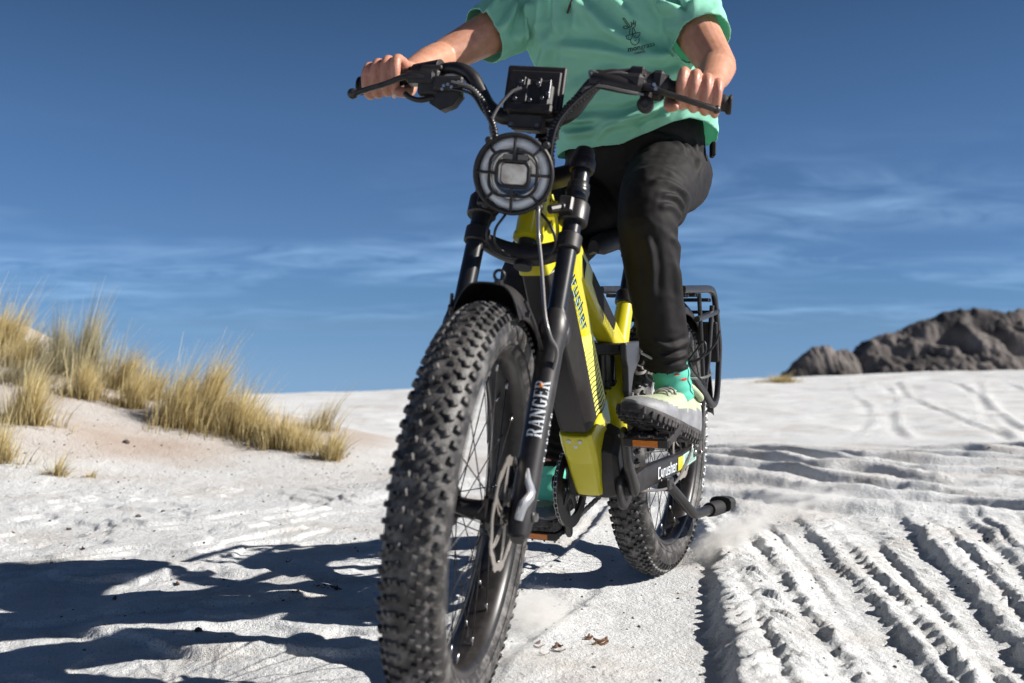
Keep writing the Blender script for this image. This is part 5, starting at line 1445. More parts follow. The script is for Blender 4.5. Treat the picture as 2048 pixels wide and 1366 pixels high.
# ---------------------------------------------------------------- body: one continuous skin
SHL, SHR = np.array([.455, .165, 1.465]), np.array([.475, -.215, 1.475])
ELL, ELR = np.array([.600, .294, 1.268]), np.array([.665, -.350, 1.335])
bodyA = MB()
capsule(bodyA, [(.31, 0, 1.0), (.33, .005, 1.10), (.39, .01, 1.25), (.44, -.01, 1.38), (.465, -.02, 1.46)], [.085, .09, .105, .13, .10], sq=(.8, 1.15), up=(1, 0, 0), seg=24, n=16)
capsule(bodyA, [(.47, -.02, 1.46), (.495, -.025, 1.56), (.52, -.028, 1.64)], [.075, .058, .056], seg=20)
HC = np.array([.555, -.028, 1.735])
HMt = np.array(Matrix.Rotation(R_(12), 3, 'Y'))
bodyA.ball(HC + [-.01, 0, .02], (.098, .078, .098), 28, M=HMt)
bodyA.ball(HC + [.030, 0, -.050], (.062, .058, .070), 20, M=HMt)
bodyA.ball(HC + [.052, 0, -.100], (.026, .028, .018), 14, M=HMt)
capsule(bodyA, [HC + np.array([.088, 0, .012]), HC + np.array([.104, 0, -.030])], [.008, .014], seg=10)
for sg in (-1, 1):
    bodyA.ball(HC + [-.008, sg * .080, -.015], (.020, .008, .032), 12)
    bodyA.ball(HC + [.078, sg * .032, .020], (.014, .024, .008), 10)
capsule(bodyA, [HC + np.array([.086, -.018, -.062]), HC + np.array([.094, 0, -.062]), HC + np.array([.086, .018, -.062])], [.006, .008, .006], seg=10)
for a, b in ((SHL, ELL), (SHR, ELR)):
    capsule(bodyA, [np.array([.465, -.02, 1.45]) * .5 + a * .5, a, a * .5 + b * .5, b], [.065, .064, .051, .040], seg=20, n=12)
# legs (inside the trousers)
LEGL = [(.28, .09, 1.06), (.47, .128, 1.022), (.60, .143, .935), (.585, .153, .76), (.520, .172, .60), (.505, .177, .54)]
LEGR = [(.32, -.09, 1.03), (.48, -.115, .91), (.63, -.135, .785), (.53, -.152, .56), (.44, -.163, .34), (.432, -.164, .27)]
for L in (LEGL, LEGR): capsule(bodyA, L, [.062, .055, .046, .042, .034, .036], seg=18, n=26)

handB = MB()
red_pts = []
def hand(sg, wr_dir_elbow):
    """a fist round the grip: four separate fingers, thumb below the bar; built in the bar's steered frame"""
    dF = [.297, .319, .341, .361]
    ln = [1.0, 1.06, 1.0, .84]; rad = [.0108, .0110, .0104, .0092]
    MC = []
    for k in range(4):
        b = bar_pt(sg, dF[k]); L = ln[k]
        ang = [(118, .041 + .003 * (k == 1) - .003 * (k == 3)), (62, .0405 * (.55 + .45 * L)), (22, .0325), (-38, .0285), (-84, .0270), (-128, .0255)]
        pts = []
        for j, (a, q) in enumerate(ang):
            sk = (0, .001, .002, .0015, .0, -.001)[j] * (k - 1.5)
            pts.append(b + np.array([q * math.cos(R_(a)), sg * sk, q * math.sin(R_(a))]))
        r0 = rad[k]; P = steered(pts)
        capsule(handB, P, [r0 * 1.10, r0 * .95, r0 * 1.06, r0 * .90, r0 * .92, r0 * .74], seg=14, n=22)
        red_pts.extend([P[0], P[2]]); MC.append(P[0])
        handB.ball(P[0] + np.array([0, 0, .001]), r0 * 1.14, 12)
        handB.ball(P[2], r0 * 1.09, 12)
    MC = np.array(MC); mid = MC.mean(0)
    d = wr_dir_elbow - mid; d /= np.linalg.norm(d)
    W_ = mid + d * .088 + np.array([0, 0, -.022])
    across = MC[3] - MC[0]; across /= np.linalg.norm(across)
    for k in range(4):
        wpt = W_ + across * (k - 1.5) * .012 + np.array([0, 0, .006])
        capsule(handB, [MC[k], MC[k] * .55 + wpt * .45 + np.array([0, 0, -.004]), wpt], [.0112, .0135, .015], seg=12)
    capsule(handB, [mid + np.array([-.012, 0, -.020]), W_ * .6 + mid * .4 + np.array([0, 0, -.018]), W_], [.020, .022, .022], sq=(1.0, 1.5), up=(0, 0, 1), seg=16)
    b = bar_pt(sg, .276)
    cm = W_ * .62 + MC[0] * .38 + np.array([0, 0, -.022]) - across * .010
    tp_ = steered([b + np.array([-.030, 0, -.012]), b + np.array([-.010, -sg * .004, -.030]), b + np.array([.012, sg * .001, -.036]), b + np.array([.026, sg * .010, -.040])])
    capsule(handB, np.vstack([cm[None], tp_]), [.017, .0145, .0128, .0112, .0088], seg=14, n=16)
    red_pts.append(tp_[2])
    # forearm: flattened wrist, belly near the elbow
    e = wr_dir_elbow
    capsule(handB, [W_ + (mid - W_) * .15, W_, W_ * .72 + e * .28, W_ * .40 + e * .60, W_ * .14 + e * .86, e], [.0225, .0245, .030, .0375, .0390, .037], sq=[(.84, 1.16), (.82, 1.14), (.95, 1.05), (1, 1), (1, 1), (1, 1)], up=(0, 0, 1), seg=22, n=22)
    return mid, W_
midL, WL = hand(1, ELL); midR, WRi = hand(-1, ELR)
allb = MB(); allb.V = bodyA.V + handB.V; allb.F = bodyA.F + [tuple(i + bodyA.n for i in f) for f in handB.F]; allb.n = bodyA.n + handB.n
V, F, N_ = remeshed(allb, .0027, 3)
body = mesh_np('body', V, F, M_SKIN, person)
rp = np.array(red_pts); dmin = np.min(np.linalg.norm(V[:, None, :].astype(np.float32) - rp[None].astype(np.float32), axis=2), axis=1)
hm = np.minimum(np.linalg.norm(V - midL, axis=1), np.linalg.norm(V - midR, axis=1))
redv = np.clip(.32 * np.exp(-(hm / .06) ** 2) + .62 * np.exp(-(dmin / .011) ** 2), 0, .8)
a_ = body.data.attributes.new('red', 'FLOAT', 'POINT'); a_.data.foreach_set('value', redv.astype(np.float32))
body['label'] = 'bare forearms and gripping hands'
mb = MB(); mb.ball(HC + [-.022, 0, .038], (.104, .085, .098), 24, M=HMt); part('hair', mb, M_HAIR, person)
for sg in (-1, 1):
    mb = MB(); mb.ball(HC + [.076, sg * .031, .004], .012, 12); part('eye', mb, M_WHITE, person)
# thumb nail and finger nails
def nail(c, n, t, w, l):
    n = np.asarray(n, float); n /= np.linalg.norm(n); t = np.asarray(t, float); t = t - (t @ n) * n; t /= np.linalg.norm(t)
    mb = MB(); mb.ball(c, (w, l, .0016), 12, M=np.stack([np.cross(t, n), t, n], 1)); part('nail', mb, mat_nail, person)
mat_nail = mat('nail', (.62, .40, .32), .3)
b = bar_pt(-1, .276); nail(steered([b + np.array([.028, -.012, -.046])])[0] + np.array([.004, -.0, -.002]), (1, -.2, -.55), (.2, -1, -.3), .0052, .0065)

# ---------------------------------------------------------------- T-shirt
def hem_z(th):      # th 0 = front, +90 = rider's left
    d = np.degrees((th + np.pi) % (2 * np.pi) - np.pi)
    return np.interp(d, [-180, -120, -80, -50, -20, 5, 30, 45, 56, 70, 90, 108, 135, 180], [1.14, 1.12, 1.120, 1.126, 1.120, 1.126, 1.152, 1.173, 1.182, 1.178, 1.163, 1.152, 1.152, 1.14])
ZR = [1.05, 1.11, 1.18, 1.25, 1.32, 1.40, 1.46, 1.505, 1.54, 1.575]
CX = [.345, .355, .372, .398, .430, .458, .476, .486, .492, .497]
CY = [.036, .036, .036, .028, .010, -.012, -.022, -.026, -.028, -.028]
AW = [.198, .198, .200, .203, .203, .204, .198, .168, .110, .072]
BD = [.150, .150, .148, .145, .142, .136, .124, .105, .085, .068]
sh = MB(); nt_ = 96; th = np.linspace(0, 2 * np.pi, nt_, endpoint=False); rings = []
for s_ in np.linspace(0, 1, 60):
    z = hem_z(th) * (1 - s_) + 1.575 * s_ if s_ < 1 else np.full(nt_, 1.575)
    z = np.where(s_ > .5, hem_z(th) * (1 - s_) + 1.575 * s_, z)
    c_, q = np.cos(th), np.sin(th); e = 2 / 2.3
    x = np.interp(z, ZR, CX) + np.interp(z, ZR, BD) * np.sign(c_) * np.abs(c_) ** e
    y = np.interp(z, ZR, CY) + np.interp(z, ZR, AW) * np.sign(q) * np.abs(q) ** e
    rings.append(np.stack([x, y, z], -1))
sh.loft(rings)
def opening(a, b, k):    # sleeve from the shoulder a toward the elbow b
    d = b - a; d /= np.linalg.norm(d); return a + d * k, d
opL, dL = opening(SHL, ELL, .158); opR, dR = opening(SHR, ELR, .136)
sleeves = ((SHL, opL, dL, .062), (SHR, opR, dR, .066))
for a, o_, d, r1 in sleeves:
    inn = np.array([.465, -.02 + (a[1] + .02) * .35, 1.45])
    capsule(sh, [inn, a - d * .005, a * .45 + o_ * .55, o_, o_ + d * .012], [.085, .084, .077, r1 + .004, r1 + .003], sq=(1.0, 1.0), seg=26, n=14, rounded=False)
V, F, N_ = remeshed(sh, .0042, 6)
# folds: ridges along hand-placed curves on the cloth front, in (side, height) of the cloth
BMn = np.array(BIKE_M)
def to_world(P): return P @ BMn[:3, :3].T + BMn[:3, 3]
def Wc(px, py, d): return ((px - 1024) / 2151 * d, .694 - (py - 657) / 2151 * d)
def fold_field(V, N_, folds, d, front=True):
    """sum of ridges; each: points, width, height, asymmetry"""
    Wd = to_world(V); Nw = N_ @ BMn[:3, :3].T
    f = np.zeros(len(V)); fm = smooth(-.15, .25, -Nw[:, 1]) if front else 1
    X = np.stack([Wd[:, 0], Wd[:, 2]], -1)
    for pts, w, h in folds:
        P = spline(np.array([Wc(*p, d) for p in pts]), 24)
        best = np.full(len(V), 9.); sgn = np.zeros(len(V)); tt = np.zeros(len(V))
        for i in range(23):
            a, b_ = P[i], P[i + 1]; ab = b_ - a; L2 = ab @ ab
            t = np.clip(((X - a) @ ab) / L2, 0, 1); q = X - (a + t[:, None] * ab); dd = np.hypot(q[:, 0], q[:, 1])
            m = dd < best; best[m] = dd[m]; sgn[m] = np.sign(ab[0] * q[m, 1] - ab[1] * q[m, 0]); tt[m] = (i + t[m]) / 23
        end = smooth(0, .22, tt) * (1 - smooth(.78, 1, tt)) * .85 + .15
        u = best / w
        f += h * end * fm * (np.exp(-u ** 2) - .55 * np.exp(-((u - 1.7) / .9) ** 2) * (.6 + .4 * sgn))
    return f
FS = [([(1118, 0), (1165, 42), (1205, 82), (1246, 108), (1300, 132), (1348, 122)], .018, .011),
      ([(1100, 108), (1128, 106), (1155, 113), (1200, 122), (1250, 136), (1300, 143), (1350, 128)], .016, .010),
      ([(1075, 60), (1092, 100), (1088, 135), (1104, 180)], .016, .010),
      ([(1280, 0), (1305, 42), (1332, 68)], .013, .013), ([(1312, 0), (1320, 40), (1338, 74)], .012, .012),
      ([(1118, 222), (1160, 240), (1230, 243), (1330, 232)], .014, .012),
      ([(1120, 270), (1190, 262), (1270, 243), (1340, 214)], .014, .012),
      ([(1118, 250), (1150, 262), (1200, 275)], .011, .007),
      ([(1268, 272), (1290, 255), (1330, 240)], .010, .009), ([(1300, 262), (1350, 222), (1400, 205)], .013, .011),
      ([(1046, 78), (1058, 50), (1062, 0)], .013, .012), ([(1076, 70), (1080, 30), (1082, 0)], .012, .008),
      ([(1108, 95), (1112, 50), (1110, 0)], .016, .008), ([(1146, 90), (1148, 40), (1146, 12)], .015, .006),
      ([(1350, 70), (1372, 44), (1400, 24)], .012, .008), ([(1335, 60), (1350, 30), (1380, 0)], .011, .009),
      ([(970, 42), (985, 20), (1002, 0)], .010, .008), ([(1000, 70), (1020, 40), (1036, 0)], .011, .009), ([(1030, 84), (1042, 60), (1050, 10)], .010, .008),
      ([(1250, 150), (1300, 175), (1360, 160)], .018, .007), ([(1130, 190), (1180, 175), (1240, 160)], .020, .006), ([(1380, 130), (1400, 170), (1418, 240)], .012, .008),
      ([(1200, 20), (1230, 45), (1252, 75)], .012, .005), ([(1180, 290), (1220, 262), (1262, 258)], .009, .006)]
FS = [(p_, w_ * .78, h_) for p_, w_, h_ in FS]
disp_ = 1.7 * fold_field(V, N_, FS, 2.58)
disp_ += .0060 * fbm(V[:, 0] * 12, V[:, 1] * 12 + V[:, 2] * 6, V[:, 2] * 8, s=301, oct=3) + .0022 * (1 - 2 * np.abs(fbm(V[:, 0] * 22 + V[:, 2] * 16, V[:, 1] * 24 - V[:, 2] * 10, V[:, 2] * 12, s=302, oct=2)))
hd = V[:, 2] - hem_z(np.arctan2(V[:, 1] - .036, V[:, 0] - .36))
disp_ += .004 * np.sin(np.arctan2(V[:, 1] - .03, V[:, 0] - .36) * 9 + 1.0) * (1 - smooth(0, .09, hd)) 
Vd = V + N_ * disp_[:, None]
keep = np.ones(len(F), bool); C_ = V[F].mean(1); Nf = N_[F].mean(1)
hdc = hd[F].mean(1); keep &= (hdc > .005)
for a, o_, d, r1 in sleeves:
    al = (C_ - o_) @ d; rd = np.linalg.norm(C_ - o_ - al[:, None] * d, axis=1)
    keep &= ~((al > .006) & (al < .05) & (rd < r1 + .006) & (Nf @ d > .72))
neck = C_[:, 2] > 1.56; keep &= ~neck
# even out the cut edge along the hem
ed = np.sort(np.concatenate([F[keep][:, [i, (i + 1) % 4]] for i in range(4)]), axis=1)
ue, cnt = np.unique(ed, axis=0, return_counts=True); bnd = np.unique(ue[cnt == 1])
bh = bnd[np.abs(hd[bnd]) < .02]; Vd[bh, 2] += .005 - hd[bh]
for a, o_, d, r1 in sleeves:
    al = (Vd[bnd] - o_) @ d; m_ = (np.abs(al) < .03) & (np.linalg.norm(Vd[bnd] - o_, axis=1) < .10)
    bs = bnd[m_]; Vd[bs] += ((.008 - al[m_])[:, None] * d)
shirt = mesh_np('t_shirt', Vd, F[keep], M_SHIRT, person)
so = shirt.modifiers.new('thickness', 'SOLIDIFY'); so.thickness = .0022; so.offset = -1
# stitched hem bands and the emblem
from mathutils.bvhtree import BVHTree
bvh = BVHTree.FromPolygons([Vector(v) for v in Vd], [tuple(f) for f in F[keep]])
IM = np.array(BIKE_M.inverted())
def onshirt(px, py, off=.0012, d=2.58):
    """point of the cloth front at a side/height position, seen along the depth axis"""
    X, Z = Wc(px, py, d)
    o_ = IM[:3, :3] @ np.array([X * .6, d - .9, .694 + (Z - .694) * .6]) + IM[:3, 3]
    t_ = IM[:3, :3] @ np.array([X, d, Z]) + IM[:3, 3]
    dr = Vector(t_ - o_).normalized(); h = bvh.ray_cast(Vector(o_), dr)
    if h[0] is None: return t_
    return np.array(h[0]) - np.array(dr) * off
# emblem: a line drawing of leafy stalks, a pair of glasses and a round bulb, then the wordmark
EM = [[(1246, 35), (1259, 54)], [(1249, 34), (1262, 53)], [(1246, 35), (1249, 34)], [(1247, 52), (1252, 50), (1257, 54), (1251, 56), (1247, 53)], [(1257, 54), (1264, 52), (1266, 44), (1269, 42), (1270, 50), (1272, 40), (1271, 52), (1266, 55)],
      [(1263, 42), (1264, 50)], [(1268, 38), (1268, 48)], [(1261, 55), (1260, 66)], [(1268, 53), (1272, 64)], [(1265, 54), (1266, 66)],
      [(1253, 70), (1266, 66), (1281, 63)], [(1253, 70), (1255, 76), (1261, 77), (1265, 73), (1266, 67)], [(1268, 67), (1270, 73), (1276, 73), (1280, 69), (1281, 63)],
      [(1262, 77), (1263, 83), (1268, 88), (1274, 87), (1279, 82), (1279, 74)], [(1270, 79), (1272, 79), (1274, 77)], [(1258, 72), (1258, 74)], [(1272, 69), (1273, 71)]]
mb = MB()
for P in EM:
    q = np.array([onshirt(*p) for p in (spline(P, 8) if len(P) > 2 else np.linspace(P[0], P[1], 5))]); mb.tube(q, .00085, 5)
part('shirt_emblem', mb, mat('shirt_print', (.018, .035, .028), .8), person, sharp=None)
def font_mesh(txt, size, bold=0.0):
    cu = bpy.data.curves.new('txt', 'FONT'); cu.body = txt; cu.size = size; cu.offset = bold; cu.resolution_u = 3
    o = bpy.data.objects.new('txt', cu); COL.objects.link(o); dg = bpy.context.evaluated_depsgraph_get(); m = o.evaluated_get(dg).to_mesh()
    V_ = np.array([v.co[:] for v in m.vertices]); F_ = [tuple(p.vertices) for p in m.polygons]
    o.evaluated_get(dg).to_mesh_clear(); bpy.data.objects.remove(o); return V_, F_
mb = MB()
def shirt_text(txt, px, py, hpx, bold, ang=-12.5):
    V_, F_ = font_mesh(txt, 1.0, bold); w = V_[:, 0].max(); c, s_ = math.cos(R_(ang)), math.sin(R_(ang))
    U_ = V_[:, 0] * hpx; T_ = V_[:, 1] * hpx
    mb.add(np.array([onshirt(px + u * c + t * s_, py + u * s_ - t * c, .0016) for u, t in zip(U_, T_)]), F_)
    return px + w * hpx * c, py + w * hpx * s_
x_, y_ = shirt_text('mon', 1257, 102, 14.5, .018)
shirt_text('grass', x_ + .8, y_ - .2, 14.5, -.004); shirt_text('CABANA', 1270, 107, 5.6, .012)
part('shirt_lettering', mb, bpy.data.materials['shirt_print'], person, sharp=None)
# sunglasses-cord style tag hanging at the neckline
mb = MB(); P0 = [onshirt(1146, -6, .006), onshirt(1140, 10, .008), onshirt(1135, 26, .008)]
mb.tube(spline(P0, 10), np.linspace(.0035, .0042, 10), 8, sq=(1, .6)); part('neck_cord', mb, mat('cord_brown', (.05, .018, .016), .5), person)

# ---------------------------------------------------------------- trousers
tr = MB()
capsule(tr, [(.295, .004, 1.045), (.31, .010, 1.09), (.335, .022, 1.15), (.345, .026, 1.20)], [.140, .156, .160, .152], sq=(.86, 1.13), up=(1, 0, 0), seg=28, n=10)
TL = [(.25, .09, 1.085), (.355, .112, 1.072), (.475, .129, 1.030), (.565, .139, .990), (.61, .143, .935), (.607, .147, .869), (.588, .153, .773), (.561, .159, .690), (.540, .163, .640), (.526, .164, .603)]
RL = [.108, .100, .089, .078, .0685, .0635, .0580, .0540, .0510, .0505]
TR = [(.30, -.085, 1.05), (.40, -.100, .985), (.52, -.120, .895), (.60, -.130, .835), (.635, -.136, .785), (.615, -.142, .72), (.565, -.149, .62), (.505, -.156, .51), (.455, -.162, .41), (.437, -.164, .365)]
capsule(tr, TL, RL, seg=26, n=60, rounded=False); capsule(tr, TR, RL, seg=26, n=60, rounded=False)
V, F, N_ = remeshed(tr, .0045, 5)
FT = [([(1262, 360), (1300, 352), (1345, 366)], .009, .0035), ([(1280, 384), (1318, 380), (1368, 408)], .009, .0045), ([(1300, 408), (1335, 410), (1356, 436)], .008, .005),
      ([(1292, 432), (1326, 430), (1352, 456)], .009, .004), ([(1275, 300), (1340, 290), (1395, 300)], .012, .004),
      ([(1335, 262), (1385, 290), (1402, 350)], .009, .005), ([(1398, 262), (1404, 310), (1388, 360)], .009, .005), ([(1300, 262), (1345, 275), (1380, 320)], .009, .004), ([(1318, 480), (1342, 505), (1356, 545)], .010, .004),
      ([(1272, 480), (1285, 530), (1288, 600)], .011, .004), ([(1330, 520), (1343, 590), (1350, 660)], .011, .005), ([(1350, 600), (1360, 660), (1364, 700)], .009, .005),
      ([(1288, 678), (1326, 692), (1368, 680)], .008, .005), ([(1285, 702), (1325, 712), (1372, 702)], .007, .005), ([(1284, 722), (1325, 728), (1372, 720)], .006, .004), ([(1240, 330), (1275, 320), (1310, 300)], .010, .003)]
dT = fold_field(V, N_, [(p_, w_ * .8, h_ * 1.35) for p_, w_, h_ in FT], 2.52) + .0038 * fbm(V[:, 0] * 16, V[:, 1] * 16, V[:, 2] * 12, s=311, oct=3) + 0.0017 * (1 - 2 * np.abs(fbm(V[:, 0] * 20 - V[:, 2] * 14, V[:, 1] * 20, V[:, 2] * 20, s=312, oct=2)))
hemm = np.where(V[:, 1] > 0, V[:, 2] - .603, V[:, 2] - .365)
dT += .003 * np.sin(hemm * 260 + 3 * vnoise(V[:, 0] * 20, V[:, 1] * 20, s=313)) * (1 - smooth(.02, .10, hemm)) * ((V[:, 0] > .40) & (V[:, 2] < .75))
C_ = V[F].mean(1); Nf = N_[F].mean(1)
keep = ~((C_[:, 1] > 0) & (C_[:, 2] < .612) & (Nf[:, 2] < -.6)) & ~((C_[:, 1] < 0) & (C_[:, 2] < .374) & (Nf[:, 2] < -.6))
trousers = mesh_np('trousers', V + N_ * dT[:, None], F[keep], M_TROU, person)
so = trousers.modifiers.new('thickness', 'SOLIDIFY'); so.thickness = .002; so.offset = -1
# pocket flap, belt loop and zip on the left hip
mb = MB(); mb.box((.315, .215, 1.135), (.045, .012, .035), M=np.array(Matrix.Rotation(R_(20), 3, 'Z')), ch=.003); part('pocket_tab', mb, M_TROU, person)

# ---------------------------------------------------------------- boots
def boot(ball, fwd, up, side, mirror):
    """boot with its ball over the pedal; local frame: f forward, l to the foot's outer side, u up"""
    f = np.asarray(fwd, float); f /= np.linalg.norm(f); u = np.asarray(up, float); u = u - (u @ f) * f; u /= np.linalg.norm(u); l = np.cross(u, f)
    Bt = empty('boot', person); Bt['label'] = side
    o = np.asarray(ball, float) - f * .20
    K_ = 1.0
    def LPt(a, b, c): return np.asarray(ball, float) + (f * (a - .20) + l * b * mirror + u * c) * K_
    S = [ # along, half width, inner shift, sole bottom, sole top, upper top
        (-.012, .022, 0, .012, .030, .075), (.000, .033, 0, .006, .030, .100), (.025, .038, 0, .003, .031, .112), (.060, .0385, .001, .003, .031, .116), (.095, .039, .002, .006, .031, .112),
        (.130, .042, .003, .006, .031, .098), (.165, .047, .003, .003, .030, .084), (.200, .050, .002, .002, .029, .073), (.235, .049, -.001, .003, .030, .064), (.262, .044, -.005, .006, .032, .057), (.282, .034, -.009, .011, .034, .050), (.295, .018, -.012, .018, .036, .042)]
    n = 26; up_r, so_r = [], []
    for a, w, sh_, b0, b1, tp2 in S:
        ring = []
        for k in range(n):
            ph = math.pi * k / (n - 1); c_, s_ = math.cos(ph), math.sin(ph)
            ex = .78 if a > .13 else .62
            ring.append(LPt(a, sh_ + w * .97 * math.copysign(abs(c_) ** ex, c_) * (1 - .22 * s_ * (1 if a < .13 else .25)), b1 - .004 + (tp2 - b1 + .004) * s_ ** .75))
        up_r.append(ring)
        P = rrect(2 * w * 1.05, b1 - b0, min(.006, (b1 - b0) * .3), 3)
        so_r.append([LPt(a, sh_ + p[0], (b0 + b1) / 2 + p[1]) for p in P])
    def dense(rs, m): return np.stack([spline(np.array([r[k] for r in rs]), m) for k in range(len(rs[0]))], 1)
    mb = MB(); R2 = dense(up_r, 44); nn = R2.shape[1]
    V0 = R2.reshape(-1, 3); Fq = grid_faces(44, nn); base = mb.n
    mb.add(V0, [tuple(q) for q in Fq] + [tuple(range(nn))[::-1], tuple(range(43 * nn, 44 * nn))])
    # zones: grey rand low down and over the toe, pale green elsewhere
    mi = []
    for (i, j) in [(i, j) for i in range(43) for j in range(nn - 1)]:
        a = -.012 + .307 * i / 43; ph = math.pi * (j + .5) / (nn - 1); hgt = math.sin(ph)
        lim = np.interp(a, [-.02, .03, .10, .15, .20, .235, .26, .30], [.66, .50, .30, .36, .62, .90, 1.1, 1.1])
        mi.append(1 if hgt < lim else 0)
    mb.M = mi + [1, 1]
    mb.build('boot_upper', [M_UPPER, M_RAND], Bt, sharp=50)
    mb = MB(); mb.loft(dense(so_r, 40))
    g = np.random.default_rng(4)
    for a in np.arange(.004, .285, .0165):
        w = np.interp(a, [q[0] for q in S], [q[1] for q in S]); b0 = np.interp(a, [q[0] for q in S], [q[3] for q in S]); s0 = np.interp(a, [q[0] for q in S], [q[2] for q in S])
        if .105 < a < .135: continue
        for b_ in (-.78, -.26, .26, .78):
            Mx = np.stack([f, l, u], 1) @ np.array(Matrix.Rotation(R_(18 * (1 if b_ > 0 else -1)), 3, 'Z'))
            mb.box(LPt(a, s0 + w * b_, b0 - .0025), (.0105, w * .44, .010), M=Mx, ch=.0012)
        for b_ in (-1, 1): mb.box(LPt(a + .004, s0 + w * 1.045 * b_, b0 + .010), (.0095, .006, .016), M=np.stack([f, l, u], 1), ch=.0015)
    mb.build('boot_sole', M_SOLE, Bt)
    mb = MB()   # collar and tongue
    mb.tube(np.array([LPt(.045 + .042 * math.cos(t), .030 * math.sin(t), .112 + .010 * math.cos(t) + .004 * math.cos(2 * t)) for t in np.linspace(0, 2 * math.pi, 28, endpoint=False)]), .0085, 10, closed=True, up=u)
    mb.tube([LPt(.17, 0, .080), LPt(.13, 0, .102), LPt(.10, 0, .128), LPt(.092, 0, .146)], [.016, .018, .02, .016], 12, sq=(.28, 1), up=u)
    mb.build('boot_collar', M_UPPER, Bt, sharp=60)
    mb = MB()
    for k in range(6):
        a = .178 - k * .015; z = np.interp(a, [.09, .13, .165, .20], [.122, .104, .089, .077]); w = .022 + .001 * k
        P = [LPt(a + (.006 if k % 2 else -.006), -w, z - .010), LPt(a + .003, -w * .5, z + .0015), LPt(a, 0, z + .005), LPt(a - .003, w * .5, z + .0015), LPt(a - (.006 if k % 2 else -.006), w, z - .010)]
        mb.tube(spline(P, 14), .0024, 8)
    mb.build('boot_laces', M_LACE, Bt)
    return Bt, LPt
bf = np.array([.27, -.045, .072])
BL, LPL = boot(PL + YL * .058 + np.array([-.028, -.012, .0165]), bf, (0, .06, 1), 'left boot on the raised pedal', 1)
BR, LPR = boot(PRr - YL * .058 + np.array([-.0, 0, .016]), (.26, .03, -.03), (0, 0, 1), 'right boot on the lowered pedal', -1)
# loose lace ends and bow on the left boot
kn = LPL(.100, 0, .140)
mb = MB()
mb.ball(kn, .007, 10)
E1 = np.array([.61, .128, .640])
mb.tube(spline([kn, kn + (E1 - kn) * .35 + np.array([.01, 0, -.006]), kn + (E1 - kn) * .7 + np.array([.004, .003, .0]), E1], 20), .0030, 8)
mb.tube(spline([kn, kn + np.array([.02, -.035, .012]), kn + np.array([.02, -.066, .014]), kn + np.array([.018, -.075, -.002]), kn + np.array([.018, -.058, -.014]), kn + np.array([.014, -.025, -.008]), kn], 30), .0024, 8)
mb.tube(spline([kn, kn + np.array([.004, .03, -.006]), kn + np.array([-.01, .055, -.004]), kn + np.array([-.02, .072, .006])], 16), .0030, 8)
mb.build('loose_lace', M_LACE, BL)
mb = MB()   # black drawcord loops at the trouser hem
h0 = np.array([.520, .212, .620])
mb.tube(spline([h0, h0 + np.array([.0, .022, .03]), h0 + np.array([-.005, .036, .046]), h0 + np.array([-.005, .040, .024]), h0 + np.array([0, .022, .002]), h0], 24), .0026, 8)
mb.tube(spline([h0, h0 + np.array([-.02, .03, .01]), h0 + np.array([-.03, .055, .04]), h0 + np.array([-.035, .065, .07])], 16), .0026, 8)
mb.tube(spline([h0, h0 + np.array([.0, .02, -.03]), h0 + np.array([-.02, .04, -.055])], 12), .0026, 8)
part('hem_drawcord', mb, M_CABLE, person)
# socks
for L, lab, nm in ((LEGL, 'left', 0), (LEGR, 'right', 1)):
    a, b = np.array(L[-2]), np.array(L[-1]); mb = MB()
    sgn_ = 1 if nm == 0 else -1
    P = spline([a + (a - b) * .9, a + (a - b) * .2, b, b + (b - a) * .12], 40)
    mb.tube(P, .0405 + .0012 * np.sin(np.linspace(0, 40, 40)) + np.linspace(0, .004, 40), 28)
    sk = part('sock', mb, M_SOCK, person, sharp=60)
    if nm == 0:
        mb = MB(); ax_ = (a - b) / np.linalg.norm(a - b); e1 = np.array([1.0, 0, 0]); e1 -= (e1 @ ax_) * ax_; e1 /= np.linalg.norm(e1); e2 = np.cross(ax_, e1)
        c0 = a * .75 + b * .25
        tt = np.linspace(0, 1, 9); up_, lo_ = [], []
        for t in tt:
            an = R_(25 + 42 * t); h = .012 - .016 * t; wd = .0065 * math.sin(math.pi * min(1, .15 + t * .8)) + .001
            for lst, dz in ((up_, wd), (lo_, -wd)): lst.append(c0 + (math.cos(an) * e1 + math.sin(an) * e2) * .0428 + ax_ * (h + dz))
        mb.loft(np.stack([np.array(up_), np.array(lo_)], 1), cap=False, closed=False)
        mb.build('sock_mark', M_RED, sk, sharp=None)
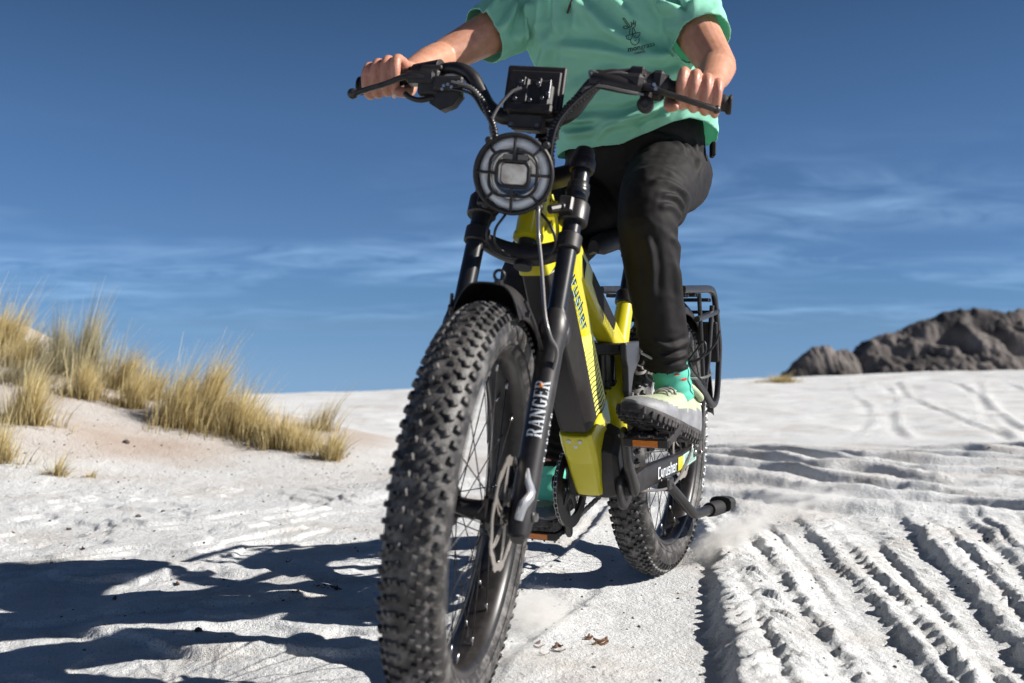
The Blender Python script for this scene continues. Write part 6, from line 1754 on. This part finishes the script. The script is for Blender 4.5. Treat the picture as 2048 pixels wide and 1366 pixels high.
# ================================================================ KICKED-UP SAND
def dust_material(name, dens, scale, cut):
    m = bpy.data.materials.new(name); m.use_nodes = True; N = m.node_tree.nodes; L = m.node_tree.links; N.clear()
    out = N.new('ShaderNodeOutputMaterial'); vol = N.new('ShaderNodeVolumePrincipled')
    vol.inputs['Color'].default_value = (0.985, 0.97, 0.94, 1); vol.inputs['Anisotropy'].default_value = 0.2
    t = N.new('ShaderNodeTexCoord'); nz = N.new('ShaderNodeTexNoise'); nz.inputs['Scale'].default_value = scale; nz.inputs['Detail'].default_value = 5; nz.inputs['Roughness'].default_value = .6
    L.new(t.outputs['Object'], nz.inputs['Vector'])
    # density fades to nothing at the skin of the puff: object space is a unit ball
    ln = N.new('ShaderNodeVectorMath'); ln.operation = 'LENGTH'; L.new(t.outputs['Object'], ln.inputs[0])
    fr = N.new('ShaderNodeMapRange'); fr.inputs['From Min'].default_value = 1.0; fr.inputs['From Max'].default_value = 0.1; fr.interpolation_type = 'SMOOTHERSTEP'
    L.new(ln.outputs['Value'], fr.inputs['Value'])
    nr = N.new('ShaderNodeMapRange'); nr.inputs['From Min'].default_value = cut; nr.inputs['From Max'].default_value = cut + .28; L.new(nz.outputs[0], nr.inputs['Value'])
    a = N.new('ShaderNodeMath'); a.operation = 'MULTIPLY'; L.new(fr.outputs[0], a.inputs[0]); L.new(nr.outputs[0], a.inputs[1])
    d = N.new('ShaderNodeMath'); d.operation = 'MULTIPLY'; L.new(a.outputs[0], d.inputs[0]); d.inputs[1].default_value = dens
    L.new(d.outputs[0], vol.inputs['Density']); L.new(vol.outputs[0], out.inputs['Volume'])
    return m
def puff(c, size, rz, ry, dens, scale, cut):
    mb = MB(); mb.ball((0, 0, 0), 1.0, 20)
    o = mb.build('dust_puff', dust_material('dust', dens, scale, cut), sharp=None)
    o.matrix_world = Matrix.Translation(c) @ Matrix.Rotation(R_(rz), 4, 'Z') @ Matrix.Rotation(R_(ry), 4, 'Y') @ Matrix.Diagonal((*size, 1))
    return tag(o, kind='stuff')
puff((0.66, 3.22, 0.075), (.24, .085, .048), 38, -14, 55, 4.0, .36)      # thrown back by the rear tyre
puff((0.98, 3.62, 0.11), (.34, .20, .07), 30, -4, 9, 3.0, .38)
puff((0.05, 2.42, 0.050), (.11, .20, .055), -16, 0, 40, 3.6, .36)        # beside the front tyre
puff((0.03, 2.15, 0.03), (.09, .12, .035), 0, 0, 34, 2.4, .33)
# grains in the air
g = np.random.default_rng(21); mbg = MB(); V_ = []; F_ = []
def grains(p0, p1, sp, n, r):
    for i in range(n):
        t = g.uniform(0, 1) ** 1.5; c = np.array(p0) * (1 - t) + np.array(p1) * t + g.normal(0, 1, 3) * np.array(sp) * (.25 + t)
        if c[2] < .004: c[2] = .004 + abs(g.normal(0, .01))
        q = r * g.uniform(.5, 1.5); k = len(V_)
        A = g.normal(0, 1, (4, 3)); A /= np.linalg.norm(A, axis=1)[:, None]
        V_.extend(c + A * q); F_.extend([(k, k + 1, k + 2), (k, k + 2, k + 3), (k, k + 3, k + 1), (k + 1, k + 3, k + 2)])
grains((.46, 3.08, .012), (.86, 3.42, .125), (.03, .04, .022), 5200, .0014)
grains((.62, 3.2, .05), (1.15, 3.75, .13), (.10, .12, .03), 1500, .0012)
grains((-.02, 2.2, .01), (.08, 2.55, .05), (.04, .08, .02), 1600, .0010)
M_GRAIN = mat('sand_grain', (.76, .74, .70), .9)
o = mesh_np('flying_sand', np.array(V_), np.array(F_), M_GRAIN, smooth_=False); tag(o, kind='stuff')
